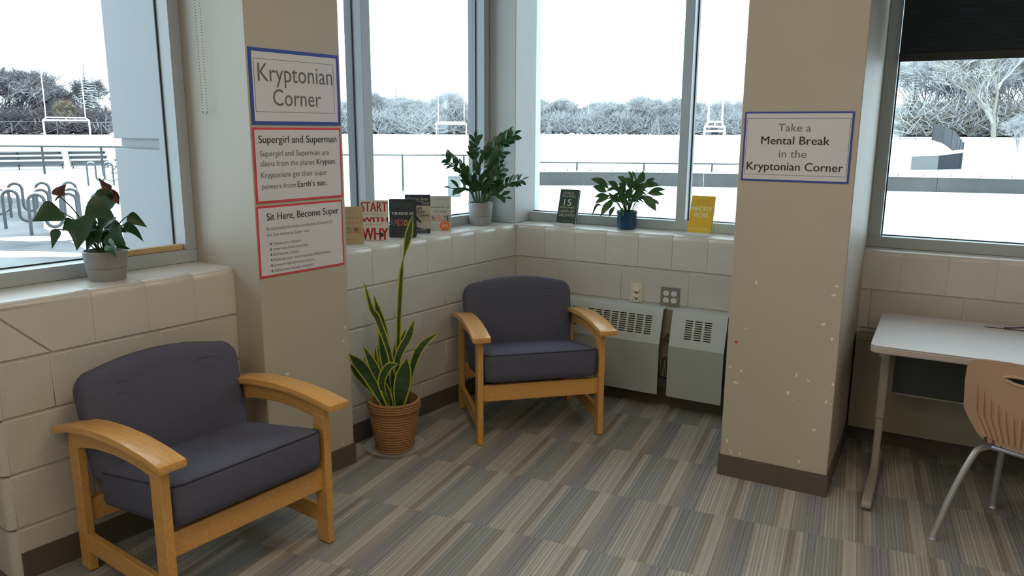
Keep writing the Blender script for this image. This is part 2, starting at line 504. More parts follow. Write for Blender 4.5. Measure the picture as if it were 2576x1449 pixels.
# ================================================================== STRUCTURE
# floor
floor = MB().box(-0.95, 7.0, -9.0, 0.0, -0.12, -0.006).build('floor', 'subfloor')
tag(floor, kind='structure')
ta = R_(5.5)
E1 = Vector((math.cos(ta), math.sin(ta), 0)); E2 = Vector((-math.sin(ta), math.cos(ta), 0))
def clip(poly, nrm, d):
    out = []
    for i, p in enumerate(poly):
        q = poly[(i + 1) % len(poly)]
        a = p.dot(nrm) - d; b = q.dot(nrm) - d
        if a >= 0: out.append(p)
        if (a >= 0) != (b >= 0): out.append(p + (q - p) * (a / (a - b)))
    return out
full_tile = None
for r in range(-8, 5):
    for c in range(-9, 13):
        o = E1 * (0.674 + TW * c + (0.25 if r % 2 else 0.0)) + E2 * (-1.832 + TL * r)
        poly = [o, o + E1 * TW, o + E1 * TW + E2 * TL, o + E2 * TL]
        cen = o + E1 * TW / 2 + E2 * TL / 2
        if cen.x > 4.6 or cen.y < -5.0: continue
        pc = clip(clip(poly, n1, 0.008), Vector((0, -1, 0)), 0.008)
        if len(pc) < 3: continue
        if len(pc) == 4 and all((a - b).length < 1e-6 for a, b in zip(pc, poly)):
            if full_tile is None:
                full_tile = MB().box(0.0004, TW - 0.0004, 0.0004, TL - 0.0004, -0.005, 0.0).mesh('carpet_tile', 'carpet')
            me = full_tile
        else:
            loc = [((p - o).dot(E1), (p - o).dot(E2)) for p in pc]
            me = MB().prism(loc, -0.005, 0.0).mesh('carpet_tile', 'carpet')
        put('carpet_tile', me, floor, o, ta)

# ceiling and unseen far walls
tag(MB().box(-0.95, 7.0, -9.0, 0.5, ROOM_Z, ROOM_Z + 0.1).build('ceiling', 'ceiling'), kind='structure')
tag(MB().box(-2.0, 7.2, -9.2, -9.0, -0.12, ROOM_Z).build('wall_back', 'paint'), kind='structure')
tag(MB().box(7.0, 7.2, -9.0, 0.4, -0.12, ROOM_Z).build('wall_side', 'paint'), kind='structure')

# --- block walls --------------------------------------------------
_bm = {}
def block_mesh(w, h, d=0.05, r=0.0032):
    k = (round(w, 4), round(h, 4))
    if k in _bm: return _bm[k]
    bm = bmesh.new()
    bmesh.ops.create_cube(bm, size=1)
    for v in bm.verts:
        v.co = Vector((v.co.x * w, (v.co.y + 0.5) * d, v.co.z * h))
    ed = [e for e in bm.edges if all(v.co.y < 1e-5 for v in e.verts)]
    rb = bmesh.ops.bevel(bm, geom=ed, offset=r, segments=2, affect='EDGES', profile=0.5)
    for q in rb['faces']: q.smooth = True
    me = bpy.data.meshes.new('concrete_block'); bm.to_mesh(me); bm.free()
    me.materials.append(M['block'])
    _bm[k] = me
    return me
GAP = 0.011
def courses(parent, sgn, s0, s1, offs, zlow=0.0, vg=0.0008):
    """running bond below the sill course; sgn: local x = sgn*s"""
    for c in range(4):
        za, zb = max(zlow, c * B + OFF), (c + 1) * B + OFF
        cuts = [s0] + [x for x in [offs[c] + 0.4064 * k for k in range(-2, 14)] if s0 + 0.05 < x < s1 - 0.05] + [s1]
        for a, b in zip(cuts, cuts[1:]):
            ga = vg / 2 if a > s0 else 0.0
            gb = vg / 2 if b < s1 else 0.0
            w, h = b - a - ga - gb, zb - za - GAP
            put('concrete_block', block_mesh(w, h), parent, (sgn * ((a + ga + b - gb) / 2), 0, (za + zb) / 2))
def sill_mesh(w, depth, r=0.028, bev=0.0026):
    k = ('s', round(w, 4), round(depth, 3), bev)
    if k in _bm: return _bm[k]
    h = B - GAP / 2
    prof = [(0.0, -h)] + [(r - r * math.cos(R_(a)), -r + r * math.sin(R_(a))) for a in range(0, 91, 15)] + [(depth, 0.0), (depth, -h)]
    me = MB().prism(prof, -w / 2, w / 2, 'x').mesh('sill_block', 'sill')
    for q in me.polygons: q.use_smooth = q.area < w * 0.02
    bm = bmesh.new(); bm.from_mesh(me)
    ed = [e for e in bm.edges if len(e.link_faces) == 2 and all(abs(abs(v.co.x) - w / 2) < 1e-5 for v in e.verts) and all(v.co.y < depth - 1e-4 for v in e.verts)]
    bmesh.ops.bevel(bm, geom=ed, offset=bev, segments=1, affect='EDGES')
    bm.to_mesh(me); bm.free()
    _bm[k] = me
    return me
def sills(parent, sgn, cuts, depth, gap=0.0007, bev=0.002):
    for a, b in zip(cuts, cuts[1:]):
        ga = gap / 2 if a > cuts[0] else 0; gb = gap / 2 if b < cuts[-1] else 0
        put('sill_block', sill_mesh(b - a - ga - gb, depth, bev=bev), parent, (sgn * ((a + ga + b - gb) / 2), 0, SILL))

PA, PB = 1.54, 2.01           # both pillars, distance from the corner
def core(name, sgn, s0, s1, rz, depth=0.33, label=None):
    x0, x1 = sorted((sgn * s0, sgn * s1))
    return tag(MB().box(x0, x1, 0.008, depth, -0.1, SILL - 0.006).build(name, 'mortar', rz=rz), kind='structure')
wl1 = core('wall_left', -1, 0.0, PA, TH1)
courses(wl1, -1, 0.0, PA, [0.071, 0.263, 0.071, 0.263])
sills(wl1, -1, [B * k for k in range(8)] + [PA], 0.34)
wl2 = core('wall_far_left', -1, PB, 2.93, TH1, depth=0.345)
courses(wl2, -1, PB, 2.95 - 0.02, [0.051, 0.219, 0.051, 0.322], vg=0.0005)
# sill course up to the mitred end piece
def mitre_blocks(parent):
    cuts = [PB, 2.196, 2.396, 2.60]
    for a, b in zip(cuts, cuts[1:]):
        ga = 0.0002 if a > PB else 0
        put('sill_block', sill_mesh(b - a - ga - 0.0002, 0.34, bev=0.0008), parent, (-(a + ga + b - 0.0002) / 2, 0, SILL))
    # the last, longer piece is mitred: an upper part and an end part under the cut
    for upper in (True, False):
        me = sill_mesh(2.93 - 2.6005, 0.34, bev=0.0008).copy()
        bm = bmesh.new(); bm.from_mesh(me)
        xm = (2.93 + 2.6005) / 2
        pa = Vector((-2.755 + xm, 0, -(B - GAP / 2))); pb = Vector((-2.93 + xm, 0, -0.022))
        d = (pb - pa).normalized(); nrm = Vector((d.z, 0, -d.x))
        if nrm.z < 0: nrm = -nrm
        off = nrm * (0.0035 if upper else -0.0035)
        bmesh.ops.bisect_plane(bm, geom=bm.verts[:] + bm.edges[:] + bm.faces[:], plane_co=pa + off, plane_no=nrm, clear_inner=upper, clear_outer=not upper)
        bmesh.ops.holes_fill(bm, edges=[e for e in bm.edges if e.is_boundary])
        bm.to_mesh(me); bm.free()
        put('sill_block', me, parent, (-xm, 0, SILL))
mitre_blocks(wl2)
# rounded end of that wall and its return
endp = [(-2.93, 0.0)] + [(-2.93 - 0.03 * math.sin(R_(a)), 0.03 - 0.03 * math.cos(R_(a))) for a in range(15, 91, 15)] + [(-2.96, 0.345), (-2.93, 0.345)]
for c in range(5):
    za, zb = max(0, c * B + OFF), (c + 1) * B + OFF
    MB().prism(endp, za + GAP / 2, zb - GAP / 2, 'z').build('corner_block', 'block', wl2, smooth=True, angle=50)
wl3 = tag(MB().box(-6.4, -2.965, 0.35, 0.5, -0.1, SILL).build('wall_recess', 'paint', rz=TH1), kind='structure')

wr1 = core('wall_right', 1, 0.0, PA, 0.0)
courses(wr1, 1, 0.0, PA, [0.112, 0.309, 0.112, 0.309])
sills(wr1, 1, [B * k for k in range(8)] + [PA], 0.34)
wr2 = core('wall_far_right', 1, PB, 4.6, 0.0, depth=0.30)
courses(wr2, 1, PB, 4.6, [0.24, 0.03, 0.24, 0.03])
sills(wr2, 1, [PB, 2.185] + [2.185 + B * k for k in range(1, 12)] + [4.6], 0.30, gap=0.0003, bev=0.0008)
# corner cap under the corner post
c0 = [P1(0.0, 0.0, 0), P2(0.0, -0.34, 0), Vector((-0.34, 0.36, 0)), P1(0.0, -0.34, 0)]
MB().prism([(p.x, p.y) for p in c0], -0.1, SILL - 0.0015).build('sill_block', 'sill', wr1)

# solid wall beyond the right window and above all windows
tag(MB().box(4.6, 7.0, 0.0, 0.4, -0.1, ROOM_Z).build('wall_plain', 'paint'), kind='structure')
LINT = 2.74
for nm, rz, x0, x1 in (('wall_head_left', TH1, -6.4, 0.0), ('wall_head_right', 0.0, 0.0, 4.6)):
    m = MB()
    segs = [(x0, -PB), (-PA, x1)] if rz else [(x0, PA), (PB, x1)]
    for a, b in segs: m.box(a, b, 0.0, 0.4, LINT, ROOM_Z)
    tag(m.build(nm, 'paint', rz=rz), kind='structure')
tag(MB().box(-6.6, -4.6, 0.0, 0.4, -0.1, ROOM_Z).build('wall_plain_left', 'paint', rz=TH1), kind='structure')

# --- pillars ------------------------------------------------------
def chips(parent, pts, yf, sgn):
    rnd = random.Random(3)
    m = MB()
    for i, (s, z) in enumerate(pts):
        k = rnd.randint(5, 7); r = rnd.uniform(0.004, 0.0105)
        el = rnd.uniform(0.5, 1.6)
        pl = [(sgn * s + r * el * rnd.uniform(.6, 1.1) * math.cos(2 * math.pi * j / k), z + r / el * rnd.uniform(.6, 1.1) * math.sin(2 * math.pi * j / k)) for j in range(k)]
        m.prism(pl, yf - 0.0006, yf, 'y')
    return tag(m.build('paint_chips', 'chip', parent), kind='stuff')
pl = tag(MB().box(-PB, -PA, -0.18, 0.385, 0, ROOM_Z).build('wall_pillar_left', 'paint', rz=TH1, bevel=0.004), kind='structure')
chips(pl, [(1.57, 0.68), (1.58, 0.62), (1.9, 0.54), (1.58, 0.32), (1.61, 0.12)], -0.18, -1)
pr = tag(MB().box(PA, PB, -0.79, 0.385, 0, ROOM_Z).build('wall_pillar_right', 'paint', bevel=0.004), kind='structure')
chips(pr, [(1.65, 0.93), (1.98, 0.95), (1.97, 0.91), (1.94, 0.78), (1.56, 0.53), (1.61, 0.52), (1.85, 0.54), (1.9, 0.52), (2.0, 0.52), (1.82, 0.45), (1.84, 0.42), (2.0, 0.43), (1.98, 0.44), (1.94, 0.3), (1.59, 0.12), (1.63, 0.12), (1.89, 0.14), (1.57, 0.17), (1.62, 0.72), (1.98, 0.72), (1.59, 0.46)], -0.79, 1)
MB().prism([(1.58 + 0.006 * math.cos(a), 0.65 + 0.006 * math.sin(a)) for a in [k * 0.9 for k in range(7)]], -0.7906, -0.79, 'y').build('red_mark', 'red_dot', pr)

# --- baseboards ---------------------------------------------------
BH = 0.102
tag(MB().box(-PA, -0.006, -0.006, 0.0, 0, BH).build('baseboard_left', 'basebd', rz=TH1), kind='structure')
tag(MB().box(-2.93, -PB, -0.006, 0.0, 0, BH).build('baseboard_far_left', 'basebd', rz=TH1), kind='structure')
tag(MB().box(0.006, PA, -0.006, 0.0, 0, BH).build('baseboard_right', 'basebd'), kind='structure')
tag(MB().box(PB, 4.6, -0.006, 0.0, 0, BH).build('baseboard_far_right', 'basebd'), kind='structure')
m = MB(); m.box(-PB - 0.006, -PA + 0.006, -0.186, -0.18, 0, BH); m.box(-PA, -PA + 0.006, -0.18, -0.006, 0, BH); m.box(-PB - 0.006, -PB, -0.18, -0.006, 0, BH)
tag(m.build('baseboard_pillar_left', 'basebd', rz=TH1), kind='structure')
m = MB(); m.box(PA - 0.006, PB + 0.006, -0.796, -0.79, 0, BH); m.box(PA - 0.006, PA, -0.79, -0.006, 0, BH); m.box(PB, PB + 0.006, -0.79, -0.006, 0, BH)
tag(m.build('baseboard_pillar_right', 'basebd'), kind='structure')

# --- windows ------------------------------------------------------
def window(name, rz, x0, x1, mull, yf=0.235, jw=0.05, mw=0.055, gd=0.075):
    w = empty(name, rz=rz, kind='structure')
    yg, yo = yf + gd, yf + gd + 0.004
    z0, zr, zt = SILL + 0.0005, 1.060, LINT
    MB().box(x0, x1, yf, yo, z0, zr).build('bottom_rail', 'alu', w, bevel=0.002, seg=1)
    MB().box(x0, x1, yf, yo, zt - 0.05, zt).build('top_rail', 'alu', w, bevel=0.002, seg=1)
    MB().box(x0, x0 + jw, yf, yo, zr, zt - 0.05).build('jamb', 'alu', w, bevel=0.002, seg=1)
    MB().box(x1 - jw, x1, yf, yo, zr, zt - 0.05).build('jamb', 'alu', w, bevel=0.002, seg=1)
    cap = lambda a, b, c, d: MB().box(a, b, yo + 0.0005, yo + 0.055, c, d).build('outer_cap', 'cladding', w)
    cap(x0, x1, z0, zr - 0.006); cap(x0, x0 + jw - 0.004, zr, zt - 0.05); cap(x1 - jw + 0.004, x1, zr, zt - 0.05)
    edges = [x0 + jw]
    for c in mull:
        MB().box(c - mw / 2, c + mw / 2, yf, yo, zr, zt - 0.05).build('mullion', 'alu', w, bevel=0.002, seg=1)
        cap(c - mw / 2 + 0.004, c + mw / 2 - 0.004, zr, zt - 0.05)
        edges += [c - mw / 2, c + mw / 2]
    edges.append(x1 - jw)
    for a, b in zip(edges[::2], edges[1::2]):
        p = MB().box(a + 0.0005, b - 0.0005, yg - 0.003, yg + 0.003, zr + 0.0005, zt - 0.0505).build('glass_pane', 'glass', w)
        g = MB()
        for (xa, xb, za, zb) in ((a, a + 0.006, zr, zt - 0.05), (b - 0.006, b, zr, zt - 0.05), (a + 0.006, b - 0.006, zr, zr + 0.005)):
            g.box(xa, xb, yg - 0.010, yg - 0.0035, za, zb)
        g.build('gasket', 'gasket', p)
    return w
window('window_1', TH1, -4.6, -PB, [-3.6], yf=0.27, gd=0.10)
window('window_2', TH1, -PA, 0.025, [-1.0], mw=0.062)
window('window_3', 0.0, -0.045 - 0.05 + 0.005, PA, [0.981])
window('window_4', 0.0, PB, 4.6, [3.3], yf=0.125, jw=0.058)
# corner post
post = [(-0.028, 0.034), (-0.033, 0.385), (-0.40, 0.385), (-0.40, 0.078), (-0.21, 0.060)]
tag(MB().prism(post, SILL, ROOM_Z).build('trim_1', 'post', bevel=0.003), kind='structure')
# outside cladding of the pillar by the left window: two panels with a gap between
fin = tag(MB().box(-2.02, -1.50, 0.44, 0.83, -0.8, ROOM_Z + 0.3).build('trim_2', 'cladding', rz=TH1), kind='structure')
MB().box(-2.046, -1.49, 0.438, 0.852, -0.8, 1.490).build('cladding_panel', 'cladding', fin, bevel=0.004)
MB().box(-2.046, -1.49, 0.438, 0.852, 1.535, ROOM_Z + 0.3).build('cladding_panel', 'cladding', fin, bevel=0.004)

# ceiling lamps (above and behind the viewer)
def lamp(x, y):
    t = empty('ceiling_light', (x, y, ROOM_Z - 0.06), label='recessed fluorescent troffer in the tiled ceiling', cat='ceiling light', group='ceiling troffers')
    m = MB()
    for a in ((-0.31, -0.30, -0.61, 0.61), (0.30, 0.31, -0.61, 0.61), (-0.30, 0.30, -0.61, -0.60), (-0.30, 0.30, 0.60, 0.61)):
        m.box(a[0], a[1], a[2], a[3], 0.0, 0.059)
    m.build('frame', 'lamp_box', t)
    MB().box(-0.30, 0.30, -0.60, 0.60, 0.03, 0.035).build('diffuser', 'diffuser', t)
    ld = bpy.data.lights.new('troffer_light', 'AREA')
    ld.shape = 'RECTANGLE'; ld.size = 0.58; ld.size_y = 1.18
    ld.energy = LAMP_POWER; ld.color = LAMP_COLOR
    lo = bpy.data.objects.new('troffer_light', ld); COL.objects.link(lo)
    lo.location = (0, 0, 0.02); lo.parent = t
for x in (1.4, 3.8):
    for y in (-2.6, -5.0, -7.4):
        lamp(x, y)

# ================================================================== ARMCHAIRS
def arm_z(y):
    """top of the arched arm; y measured from the front leg, negative to the back"""
    pts = [(-0.62, 0.545), (-0.50, 0.580), (-0.38, 0.600), (-0.25, 0.611), (-0.12, 0.612), (0.0, 0.603), (0.10, 0.588)]
    if y <= pts[0][0]: return pts[0][1]
    for (a, za), (b, zb) in zip(pts, pts[1:]):
        if y <= b: return za + (zb - za) * (y - a) / (b - a)
    return pts[-1][1]
CW, CD = 0.644, 0.545      # leg spacing
def pillow(outline, prof):
    """outline: 2-d closed; prof: list of (inset scale, offset) -> list of rings in (a, b, offset)"""
    cx = sum(p[0] for p in outline) / len(outline); cy = sum(p[1] for p in outline) / len(outline)
    return [[(cx + (p[0] - cx) * sx, cy + (p[1] - cy) * sy, o) for p in outline] for sx, sy, o in prof]
def make_armchair(label, loc, rz):
    t = empty('armchair', loc, rz, label, 'armchair', 'matching wooden armchairs with slate cushions')
    hx = CW / 2
    ys = [-0.62 + 0.72 * k / 24 for k in range(25)]
    for s in (-1, 1):
        side = 'arm'
        # arm board
        rr = []
        m = MB()
        top = [(y, arm_z(y)) for y in ys]; bot = [(y, arm_z(y) - 0.026) for y in reversed(ys)]
        m.prism(top + bot, s * hx - 0.045 + s * 0.006, s * hx + 0.045 + s * 0.006, 'x')
        m.build('armrest', 'wood', t, bevel=0.003, seg=2, angle=30, flat=False)
        yb = [-0.575 + 0.605 * k / 20 for k in range(21)]
        top = [(y, arm_z(y) - 0.0265) for y in yb]
        bot = [(y, arm_z(y) - 0.026 - 0.062 - 0.012 * abs((y + 0.27) / 0.3) ** 2) for y in reversed(yb)]
        MB().prism(top + bot, s * hx - 0.013, s * hx + 0.013, 'x').build('arm_rail', 'wood', t, bevel=0.002, seg=1, angle=30, flat=False)
        # legs
        for yc, nm in ((0.0, 'front'), (-CD, 'back')):
            ztop = arm_z(yc) - 0.075
            g = MB(); g.box(s * hx - 0.0155, s * hx + 0.0155, yc - 0.032, yc + 0.032, 0.004, ztop)
            leg = g.build('leg', 'wood', t, bevel=0.003)
            MB().box(s * hx - 0.012, s * hx + 0.012, yc - 0.022, yc + 0.022, 0.0, 0.0045).build('glide', 'dark_pad', leg)
        MB().box(s * hx - 0.012, s * hx + 0.012, -CD + 0.03, -0.03, 0.078, 0.148).build('side_stretcher', 'wood', t, bevel=0.003)
    MB().box(-hx + 0.014, hx - 0.014, -0.018, 0.008, 0.226, 0.312).build('front_rail', 'wood', t, bevel=0.003)
    MB().box(-hx + 0.014, hx - 0.014, -CD - 0.008, -CD + 0.018, 0.185, 0.27).build('back_rail', 'wood', t, bevel=0.003)
    # seat cushion, sloping to the back
    ol = rrect(0.606, 0.50, 0.045, 5, 0, 0)
    R = pillow(ol, [(0.90, 0.90, -0.075), (0.985, 0.985, -0.066), (1.0, 1.0, -0.045), (1.0, 1.0, 0.045), (0.985, 0.982, 0.062), (0.93, 0.92, 0.072), (0.7, 0.7, 0.080), (0.3, 0.3, 0.083)])
    sl = 0.17
    rr = [[(a, b - 0.213, 0.372 + o + (b + 0.0) * sl * (1.0 if o > -0.05 else 0.75)) for a, b, o in r] for r in R]
    seat = MB().rings(rr).build('seat_cushion', 'fabric', t, smooth=True, angle=60)
    rim = [(a * 1.0, b - 0.213, 0.372 + 0.061 + b * sl) for a, b in [(p[0] * 0.989, p[1] * 0.987) for p in ol]]
    MB().tube(rim, 0.0028, 6, closed=True).build('piping', 'seam', seat, smooth=True)
    # back cushion
    w, zb, zt = 0.625, 0.34, 0.738
    pts = []
    rt, rb = 0.075, 0.04
    for k in range(7):
        a = R_(90 * k / 6); pts.append((w / 2 - rt + rt * math.cos(a), zt - rt + rt * math.sin(a)))
    for k in range(1, 8):
        x = (w / 2 - rt) * (1 - 2 * k / 8); pts.append((x, zt + 0.030 * (1 - (x / (w / 2 - rt)) ** 2)))
    for k in range(7):
        a = R_(90 + 90 * k / 6); pts.append((-w / 2 + rt + rt * math.cos(a), zt - rt + rt * math.sin(a)))
    for k in range(5):
        a = R_(180 + 90 * k / 4); pts.append((-w / 2 + 0.01 + rb + rb * math.cos(a), zb + rb + rb * math.sin(a)))
    for k in range(5):
        a = R_(270 + 90 * k / 4); pts.append((w / 2 - 0.01 - rb + rb * math.cos(a), zb + rb + rb * math.sin(a)))
    th = 0.052
    R = pillow(pts, [(0.2, 0.2, th * 1.12), (0.6, 0.6, th * 1.10), (0.90, 0.90, th * 1.0), (0.97, 0.97, th * 0.82), (0.995, 0.995, th * 0.5), (1, 1, 0), (0.995, 0.995, -th * 0.6), (0.97, 0.97, -th * 0.9), (0.9, 0.9, -th)])
    def tilt(a, b, o):
        h = b - 0.40
        return (a, -0.475 - 0.20 * h + o * 0.98, b + 0.20 * o)
    back = MB().rings([[tilt(*p) for p in r] for r in R]).build('back_cushion', 'fabric', t, smooth=True, angle=70)
    # two horizontal stitch lines across the front of the back cushion
    for zz in (0.645, 0.685):
        ln = [tilt(-0.20 + 0.40 * k / 12, zz + 0.006 * math.sin(k), th * 1.085) for k in range(13)]
        MB().tube(ln, 0.0012, 5).build('stitch', 'seam', back)
    return t
def chair_at(front_mid, fwd_deg, label):
    a = R_(fwd_deg)
    make_armchair(label, (front_mid[0], front_mid[1], 0), a - math.pi / 2)
chair_at((0.3188, -2.4856), -7.0, 'wooden armchair with slate cushions against the wall under the leftmost window')
chair_at((0.6135, -0.8345), -47.4, 'wooden armchair with slate cushions in the corner beside the snake plant')

# ================================================================== HEATER on the right wall
def holed(x0, x1, v0, v1, holes):
    """flat strip in (x, v) with rectangular openings; returns quads"""
    xs = sorted({x0, x1, *[h[0] for h in holes], *[h[1] for h in holes]})
    vv = sorted({v0, v1, *[h[2] for h in holes], *[h[3] for h in holes]})
    q = []
    for a, b in zip(xs, xs[1:]):
        for c, d in zip(vv, vv[1:]):
            mx, mv = (a + b) / 2, (c + d) / 2
            if any(h[0] < mx < h[1] and h[2] < mv < h[3] for h in holes): continue
            q.append((a, b, c, d))
    return q
HA, HB = (-0.125, 0.392), (-0.075, 0.578)   # (y, z) lower and upper edge of the sloping top
def heater_cover(parent, x0, x1, gx):
    m = MB()
    # front panel
    m.box(x0, x1, -0.127, -0.1235, 0.095, 0.394)
    c = m.build('cover_panel', 'heater', parent)
    holes = []
    for cx in gx:
        for r in range(9):
            v = 0.26 + 0.066 * r
            holes.append((cx, cx + 0.040, v, v + 0.036))
    g = MB()
    dy, dz = HB[0] - HA[0], HB[1] - HA[1]
    ny, nz = 0.0024 * dz / math.hypot(dy, dz), -0.0024 * dy / math.hypot(dy, dz)
    for a, b, v0, v1 in holed(x0, x1, 0, 1, holes):
        P = lambda x, v, k: (x, HA[0] + dy * v + k * ny, HA[1] + dz * v + k * nz)
        g.add([P(a, v0, 0), P(b, v0, 0), P(b, v1, 0), P(a, v1, 0), P(a, v0, 1), P(b, v0, 1), P(b, v1, 1), P(a, v1, 1)],
              [(0, 1, 2, 3), (4, 7, 6, 5), (0, 4, 5, 1), (1, 5, 6, 2), (2, 6, 7, 3), (3, 7, 4, 0)])
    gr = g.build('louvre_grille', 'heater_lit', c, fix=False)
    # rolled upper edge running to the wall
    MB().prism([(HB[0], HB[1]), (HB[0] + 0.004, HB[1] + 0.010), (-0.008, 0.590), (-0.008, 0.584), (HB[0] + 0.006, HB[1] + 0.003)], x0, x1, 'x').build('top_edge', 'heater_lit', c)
    return c
ht = empty('wall_heater', (0.85, 0, 0), label='grey metal convector heater low on the wall behind the corner armchair', cat='heater')
hp = ht
def hx(v): return v - 0.85
MB().box(hx(0.05), hx(1.535), -0.012, -0.008, 0.12, 0.575).build('back_plate', 'heater_beige', ht)
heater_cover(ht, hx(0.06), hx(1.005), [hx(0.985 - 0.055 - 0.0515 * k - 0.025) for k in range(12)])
heater_cover(ht, hx(1.06), hx(1.372), [hx(1.142 + 0.054 * k) for k in range(3)])
heater_cover(ht, hx(1.395), hx(1.535), [])
MB().box(hx(0.05), hx(1.537), -0.0072, -0.0006, 0.560, 0.5912).build('wall_strip', 'heater_lit', ht)
MB().tube([(hx(0.08), -0.07, 0.42), (hx(1.5), -0.07, 0.42)], 0.012, 10).build('pipe', 'pipe', ht, smooth=True)
MB().tube([(hx(1.03), -0.07, 0.405), (hx(1.05), -0.075, 0.44)], 0.02, 8).build('valve', 'pipe', ht, smooth=True)
fm = MB().box(-0.0008, 0.0008, -0.105, -0.02, 0.20, 0.30).mesh('fin', 'steel')
for k in range(7): put('fin', fm, ht, (hx(1.012 + 0.008 * k), 0, 0))
MB().box(hx(0.08), hx(1.5), -0.105, -0.015, 0.13, 0.19).build('bottom_tray', 'dark', ht)
# beige heater housing under the right window
h2 = empty('wall_heater', (3.3, 0, 0), label='flat beige heater housing on the wall behind the desk', cat='heater')
MB().box(2.02 - 3.3, 4.55 - 3.3, -0.10, -0.008, 0.10, 0.560).build('cover_panel', 'heater_beige', h2, bevel=0.003)
MB().box(2.02 - 3.3, 4.55 - 3.3, -0.108, -0.008, 0.5605, 0.585).build('top_edge', 'heater_beige', h2, bevel=0.004)

# ================================================================== WALL PLATES
sw = empty('switch_plate', (0.815, -0.0005, 0.652), label='ivory double data jack plate on the block wall left of the grey outlet', cat='wall plate')
MB().box(-0.035, 0.035, -0.006, 0, -0.056, 0.056).build('plate', 'ivory', sw, bevel=0.002)
for zc in (0.017, -0.018):
    j = MB().prism([(-0.006, zc - 0.013), (-0.016, zc - 0.006), (-0.012, zc + 0.013), (-0.006, zc + 0.013)], -0.019, 0.019, 'x').build('jack', 'ivory', sw)
    MB().box(-0.008, 0.008, -0.0075, -0.006, zc - 0.022, zc - 0.0135).build('socket_opening', 'slot' if zc < 0 else 'pipe', j)
for xx in (-0.024, 0.0, 0.024):
    MB().box(xx - 0.003, xx + 0.003, -0.0068, -0.006, -0.047, -0.042).build('screw', 'slot', sw)
ot = empty('power_outlet', (1.018, -0.0005, 0.649), label='grey metal wall plate with four white power sockets', cat='outlet')
MB().box(-0.057, 0.057, -0.005, 0, -0.057, 0.057).build('plate', 'plate_grey', ot, bevel=0.002)
for xc in (-0.023, 0.023):
    for zc in (0.020, -0.020):
        poly = [(xc + 0.0165 * math.copysign(abs(math.cos(a)) ** 0.8, math.cos(a)), zc + 0.0145 * math.copysign(abs(math.sin(a)) ** 0.8, math.sin(a))) for a in [k * math.pi / 10 for k in range(20)]]
        o = MB().prism(poly, -0.0075, -0.005, 'y').build('socket', 'white_pl', ot)
        for a, b, c, d in ((-0.0075, -0.0055, 0.0, 0.007), (0.0055, 0.0075, 0.0, 0.007), (-0.002, 0.002, -0.009, -0.0055)):
            MB().box(xc + a, xc + b, -0.0081, -0.0075, zc + c, zc + d).build('slot', 'ink', o)
    MB().box(xc - 0.003, xc + 0.003, -0.0062, -0.005, -0.001, 0.001).build('screw', 'steel', ot)

# ================================================================== POSTERS
def poster(loc, rz, w, h, board, label, frame_line, inset=0.012, tilt=0.0):
    p = empty('poster', loc, rz, label, 'poster')
    p.rotation_euler = (0, tilt, rz)
    MB().box(-w / 2, w / 2, -0.003, 0, -h / 2, h / 2).build('backing_board', board, p)
    MB().box(-w / 2 + inset, w / 2 - inset, -0.0036, -0.003, -h / 2 + inset, h / 2 - inset).build('paper_sheet', 'paper', p)
    if frame_line:
        a, b, c, d = frame_line; k = 0.0013
        m = MB()
        for q in ((a, b, d - k, d), (a, b, c, c + k), (a, a + k, c, d), (b - k, b, c, d)):
            m.box(q[0], q[1], -0.0040, -0.0036, q[2], q[3])
        m.build('frame_line', 'ink', p)
    return p
Y = -0.0042
PL = lambda s, z: P1(s, 0.1802, z)
p = poster(PL(1.777, 1.748), TH1, 0.452, 0.297, 'blue_board', 'blue-edged sign reading Kryptonian Corner, topmost on the left pillar', (-0.205, 0.195, -0.098, 0.108), 0.014)
txt(p, 'Kryptonian', 0.0, 0.022, 0.375, 0.070, Y, 'ink_soft', 0.0)
txt(p, 'Corner', 0.0, -0.072, 0.243, 0.066, Y, 'ink_soft', 0.0)
p = poster(PL(1.779, 1.437), TH1, 0.450, 0.302, 'red_board', 'red-edged text sheet, middle of the three on the left pillar', None, 0.0085)
txt(p, 'Supergirl and Superman', 0.0, 0.090, 0.400, 0.030, Y, 'ink', 0.009)
txt(p, 'Supergirl and Superman are', -0.197, 0.037, 0.352, 0.023, Y, 'ink_soft', 0, 'l')
txt(p, 'aliens from the planet', -0.197, -0.003, 0.272, 0.023, Y, 'ink_soft', 0, 'l')
txt(p, 'Krypton.', 0.086, -0.003, 0.106, 0.024, Y, 'ink', 0.009, 'l')
txt(p, 'Kryptonians get their super', -0.197, -0.049, 0.338, 0.023, Y, 'ink_soft', 0, 'l')
txt(p, 'powers from', -0.197, -0.094, 0.168, 0.021, Y, 'ink_soft', 0, 'l')
txt(p, "Earth's sun.", -0.020, -0.094, 0.155, 0.024, Y, 'ink', 0.009, 'l')
p = poster(PL(1.784, 1.126), TH1, 0.450, 0.296, 'red_board', 'red-edged bullet list sheet, lowest of the three on the left pillar', None, 0.0085)
txt(p, 'Sit Here, Become Super', 0.012, 0.088, 0.378, 0.030, Y, 'ink', 0.009)
txt(p, "By stimulating the body's production of Vitamin D,", -0.180, 0.048, 0.345, 0.0135, Y, 'ink_soft', 0, 'l')
txt(p, 'the Sun makes us Super too:', -0.180, 0.022, 0.215, 0.0135, Y, 'ink_soft', 0, 'l')
